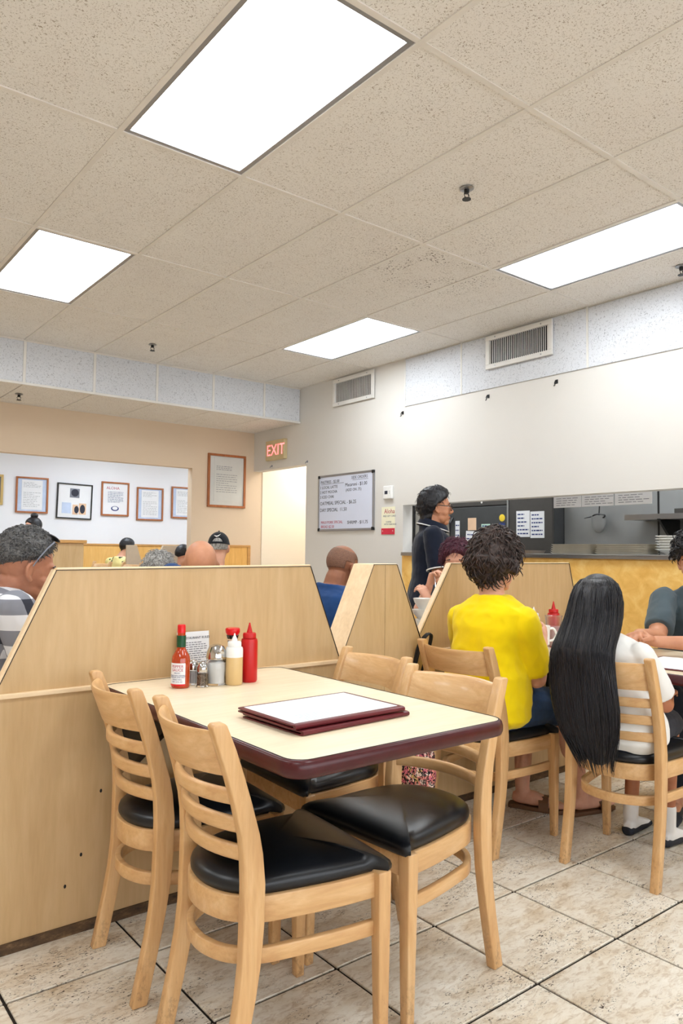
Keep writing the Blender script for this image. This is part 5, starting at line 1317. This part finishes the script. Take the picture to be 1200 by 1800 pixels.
# ------------------------------------------------------------------ kitchen behind the pass-through
t = thing('refrigerator', 'charcoal refrigerator behind the pass-through with notes on its doors', 'refrigerator', (5.75, 4.76, 0))
MB().box(.03, .74, -.64, .645, .05, 1.72).build('body', 'appliance', t, .006, smooth=0)
MB().box(.0, .028, -.128, .64, .1, 1.655).build('door', 'appliance', t, .006, smooth=0)
MB().box(.0, .028, -.64, -.138, .1, 1.72).build('door', 'appliance2', t, .006, smooth=0)
MB().box(.005, .028, -.128, .64, 1.665, 1.72).build('grille', 'appliance2', t, .004, smooth=0)
MB().box(-.008, .03, -.140, -.118, .1, 1.715).build('centre_strip', 'steel', t, .002, smooth=0)
MB().tube([(-.001, .60, 1.0), (-.04, .60, 1.05), (-.04, .60, 1.5), (-.001, .60, 1.55)], .012, 8).build('handle', 'black', t)
for k in range(4): MB().box(.05, .12, (-.6, .6)[k % 2]-.03, (-.6, .6)[k % 2]+.03, 0, .05).build('foot', 'black', t, smooth=0)
MB().ell((.004, .21, 1.70), (.002, .012, .012)).build('badge', 'white', t)
# notes on the doors
def note(label, y0, y1, z0, z1, mat, x=5.7495, lines=0, tilt=0):
    t = thing('paper_note', label, 'note', (x, (y0+y1)/2, (z0+z1)/2), 0, 'notes on the refrigerator'); t.rotation_euler = (tilt, 0, 0)
    hy, hz = (y1-y0)/2, (z1-z0)/2
    MB().box(-.0012, 0, -hy, hy, -hz, hz).build('sheet', mat, t, smooth=0)
    if lines:
        R = random.Random(int(y0*1000)); m = MB()
        for k in range(lines):
            z = hz-(k+.9)*2*hz/(lines+.8); y = hy*.8; e = -hy*R.choice((.8, .6, .75, .2))
            while y > e:
                wd = R.uniform(.012, .035); m.box(-.0022, -.0012, max(y-wd, e), y, z-.006, z+.006); y -= wd+.007
        o = m.build('writing', 'ink_blue', t, smooth=0); o['kind'] = 'stuff'
    return t
def fy(px): return np.interp(px, [790, 893, 972], [5.405, 4.629, 4.11])
def fz(py): return 1.19+(966+.006*900-py)/1300*6.95
note('white note at the left of the pair on the dark door', fy(932), fy(908), 1.345, 1.595, 'paper', lines=6)
note('white note at the right of the pair on the dark door', fy(957), fy(933), 1.335, 1.585, 'paper', lines=6)
note('white page low on the refrigerator door', fy(846), fy(820), 1.17, 1.41, 'paper', lines=5, tilt=rad(3))
note('mint green note on the refrigerator door', fy(863), fy(848), 1.375, 1.48, 'paper_green', lines=4)
note('tan cup shaped cutout on the refrigerator door', fy(839), fy(824), 1.42, 1.545, 'paper_tan')
note('tall white strip with dark marks beside the server', fy(809), fy(801), 1.17, 1.52, 'paper', lines=6)
t = thing('round_magnet', 'round yellow magnet on the refrigerator door', 'magnet', (5.7492, fy(883), 1.535))
m = MB(); m.ell((0, 0, 0), (.003, .036, .036)); m.build('disc', plain('yellow_magnet', srgb(236, 206, 60), .5), t)
note('blue striped strip under the round yellow magnet', fy(888), fy(878), 1.35, 1.485, 'ink_blue', lines=0)
# steel back wall panels, shelf, kettle
t = thing('kitchen_divider', 'tall dark steel partition at the left inside the kitchen', 'panel', (5.74, 5.9, 0))
MB().box(0, .04, -.42, .30, 0, 1.9).build('sheet', 'steel', t, .003, smooth=0); MB().box(-.01, .0, .02, .06, 0, 1.9).build('dark_post', 'black', t, smooth=0)
t = thing('steel_backsplash', 'wide dull steel backsplash behind the pass-through', 'backsplash', (5.925, 2.9, 0))
MB().box(0, .03, -2.2, 1.215, 0, 2.3).build('sheet', 'steel_dark', t, .003, smooth=0)
MB().box(-.004, 0, .285, .30, 0, 2.3).build('seam', 'black', t, smooth=0)
t = thing('storage_shelf', 'steel shelf on the backsplash at the right edge', 'shelf', (5.924, 2.42, 1.475))
MB().box(-.30, 0, -.9, .90, 0, .026).build('board', 'steel', t, .003, smooth=0); MB().box(-.31, -.30, -.9, .90, -.004, .04).build('front_lip', 'steel', t, smooth=0); MB().box(-.27, -.05, -.6, .50, .026, .08).build('low_box', 'appliance2', t, .004, smooth=0)
for y in (-.6, .6): MB().prism([(-.33, 0), (0, 0), (0, -.28)], 1, y-.01, y+.01).build('bracket', 'black', t, smooth=0)
t = thing('hanging_strainer', 'dark wire strainer hanging on the steel backsplash', 'strainer', (6.595, 4.13, 1.50)); t.location = (5.905, 3.72, 1.475)
MB().tube([(.012, 0, .16), (-.02, 0, .15), (-.03, 0, .06)], .006, 6).build('hook', 'black', t)
rs = [[(-.035+.06*math.cos(a)*.35*k, .075*k*math.cos(a), .05-.13*(1-k)-.0*k+.02*math.sin(a)) for a in [2*PI*j/24 for j in range(24)]] for k in (1, .97, .9, .75, .5, .2)]
MB().sect(rs[0], [(math.cos(2*PI*k/6)*.007, math.sin(2*PI*k/6)*.007) for k in range(6)], closed=True).build('rim', 'black', t)
m = MB(); m.rings([[(-.035+.03*math.cos(a)*k, .072*k*math.sin(a), .05-d) for a in [2*PI*j/20 for j in range(20)]] for k, d in ((1, 0), (.95, .05), (.8, .10), (.5, .135), (.1, .15))], cap=False); m.build('basket', 'steel_dark', t)
MB().tube([(-.035, .07, .05), (-.04, .10, .045), (-.04, .14, .04)], .007, 6).build('handle', 'black', t)
# order tickets on a rail
t = thing('ticket_rail', 'steel rail under the pass-through head that holds paper order sheets', 'rail', (4.90, 3.1, 1.65))
MB().box(-.008, .008, -.45, .45, -.012, .012).build('rail', 'steel', t, .002, smooth=0)
for y in (-.4, .4): MB().tube([(0, y, .012), (0, y, 1.05)], .005, 6).build('hanger', 'steel', t)
for k, (y0, y1) in enumerate(((3.245, 3.49), (2.975, 3.24), (2.68, 2.965))):
    n = thing('order_sheet', ['paper order sheet at the left of the ticket rail', 'paper order sheet in the middle of the ticket rail', 'paper order sheet at the right of the ticket rail'][k], 'paper', (4.888, (y0+y1)/2, 1.60), 0, 'order sheets on the rail')
    hy = (y1-y0)/2; MB().box(0, .0015, -hy, hy, -.055, .055).build('sheet', 'paper', n, smooth=0); R = random.Random(k); m = MB()
    for q in range(5):
        y = hy*.8
        while y > -hy*R.uniform(.3, .8): wd = R.uniform(.02, .05); m.box(-.001, 0, y-wd, y, .03-.017*q, .034-.017*q); y -= wd+.01
    o = m.build('writing', 'ink_grey', n, smooth=0); o['kind'] = 'stuff'
# pans, bowls, bucket, tray on the sill
def sheet_pan(label, y, z, L, x=4.86, group='stacked pans'):
    t = thing('sheet_pan', label, 'pan', (x, y, z), 0, group)
    o = RRECT(.19, L, .03, 3); i = RRECT(.165, L-.025, .025, 3)
    MB().rings([[(a, b, 0) for a, b in i], [(a, b, .013) for a, b in o], [(a*1.03, b*1.015, .0145) for a, b in o], [(a*.99, b*.99, .0145) for a, b in o], [(a, b, .003) for a, b in RRECT(.16, L-.03, .025, 3)]]).build('pan', 'sheetpan', t, smooth=30)
names = ['lowest', 'second', 'third', 'fourth', 'top']
for k in range(5): sheet_pan('%s metal pan of the left stack on the kitchen sill' % names[k], 3.27, PZ0+.0145+.0145*k, .36-.006*k)
for k in range(5): sheet_pan('%s metal pan of the right stack on the kitchen sill' % names[k], 2.86, PZ0+.0145+.0145*k, .42-.006*k)
for k in range(6):
    t = thing('bowl', '%s white bowl of the stack at the right end of the sill' % ['lowest', 'second', 'third', 'fourth', 'fifth', 'top'][k], 'bowl', (4.86, 2.535, PZ0+.0148+.018*k), 0, 'stacked bowls on the sill')
    MB().lathe([(0, 0), (.035, 0), (.04, .006), (.085, .030), (.10, .036), (.098, .038), (.08, .033), (.035, .009), (0, .008)], 28).build('bowl', 'crock', t)
t = thing('serving_tray', 'brown serving tray lying at the edge of the kitchen sill', 'tray', (4.75, 3.76, PZ0+.0148), rad(14))
o = RRECT(.30, .42, .05, 4); MB().rings([[(a*.93, b*.95, 0) for a, b in o], [(a, b, .022) for a, b in o], [(a*1.01, b*1.01, .024) for a, b in o], [(a*.985, b*.985, .022) for a, b in o], [(a*.92, b*.94, .004) for a, b in o]]).build('tray', 'tray', t, smooth=40)
t = thing('plastic_tub', 'white plastic tub on the sill behind the server', 'tub', (4.86, 4.86, PZ0+.0145))
MB().lathe([(0, 0), (.075, 0), (.08, .004), (.098, .125), (.104, .128), (.104, .134), (.094, .134), (.076, .008), (0, .006)], 28).build('tub', 'white', t)

# ------------------------------------------------------------------ far room furniture
t = thing('service_counter', 'beige service counter with dark top behind the man in plaid', 'counter', (1.62, 6.3, 0))
MB().box(-.58, .585, 0, .55, 0, 1.235).build('body', 'panel', t, .004, smooth=0); MB().box(-.60, .605, -.02, .57, 1.235, 1.262).build('top', 'oak_trim', t, .004, smooth=0)
for k, (poly, lb) in enumerate(([[(3.47, .0), (3.47, .75), (3.47, 1.238), (3.594, 1.238), (3.75, .75), (3.75, 0)], 'greige booth divider at the left in the far room'], [[(3.76, .0), (3.76, .75), (3.84, 1.0), (3.93, 1.24), (4.6, 1.24), (4.8, .75), (4.8, 0)], 'greige booth divider at the right in the far room'])):
    t = thing('booth_divider', lb, 'partition', (0, 8.45, 0), 0, 'far room dividers'); MB().prism(poly, 1, 0, .04).build('board', 'grey_lam', t, .003, smooth=0)
    MB().box(poly[0][0], poly[-1][0], -.01, .05, 0, .04).build('base_strip', 'grime', t, smooth=0)
t = thing('dining_table', 'small table behind the greige dividers in the far room', 'table', (3.95, 8.80, 0)); MB().rings([[(x, y, z) for x, y in RRECT(.55, .55, .04, 4)] for z in (.72, .755)]).build('table_top', 'tabletop', t, .003); MB().lathe([(0, 0), (.2, 0), (.2, .02), (.03, .05), (.03, .72), (0, .72)], 20).build('pedestal', 'black', t)
t = thing('bottle', 'small blue bottle with white cap on the far room table', 'bottle', (3.86, 8.72, .7555)); MB().lathe([(0, 0), (.04, 0), (.042, .005), (.042, .25), (.03, .29), (0, .29)], 20).build('bottle', 'blue_plastic', t); MB().lathe([(0, .288), (.02, .288), (.02, .33), (0, .33)], 16).build('cap', 'white', t)
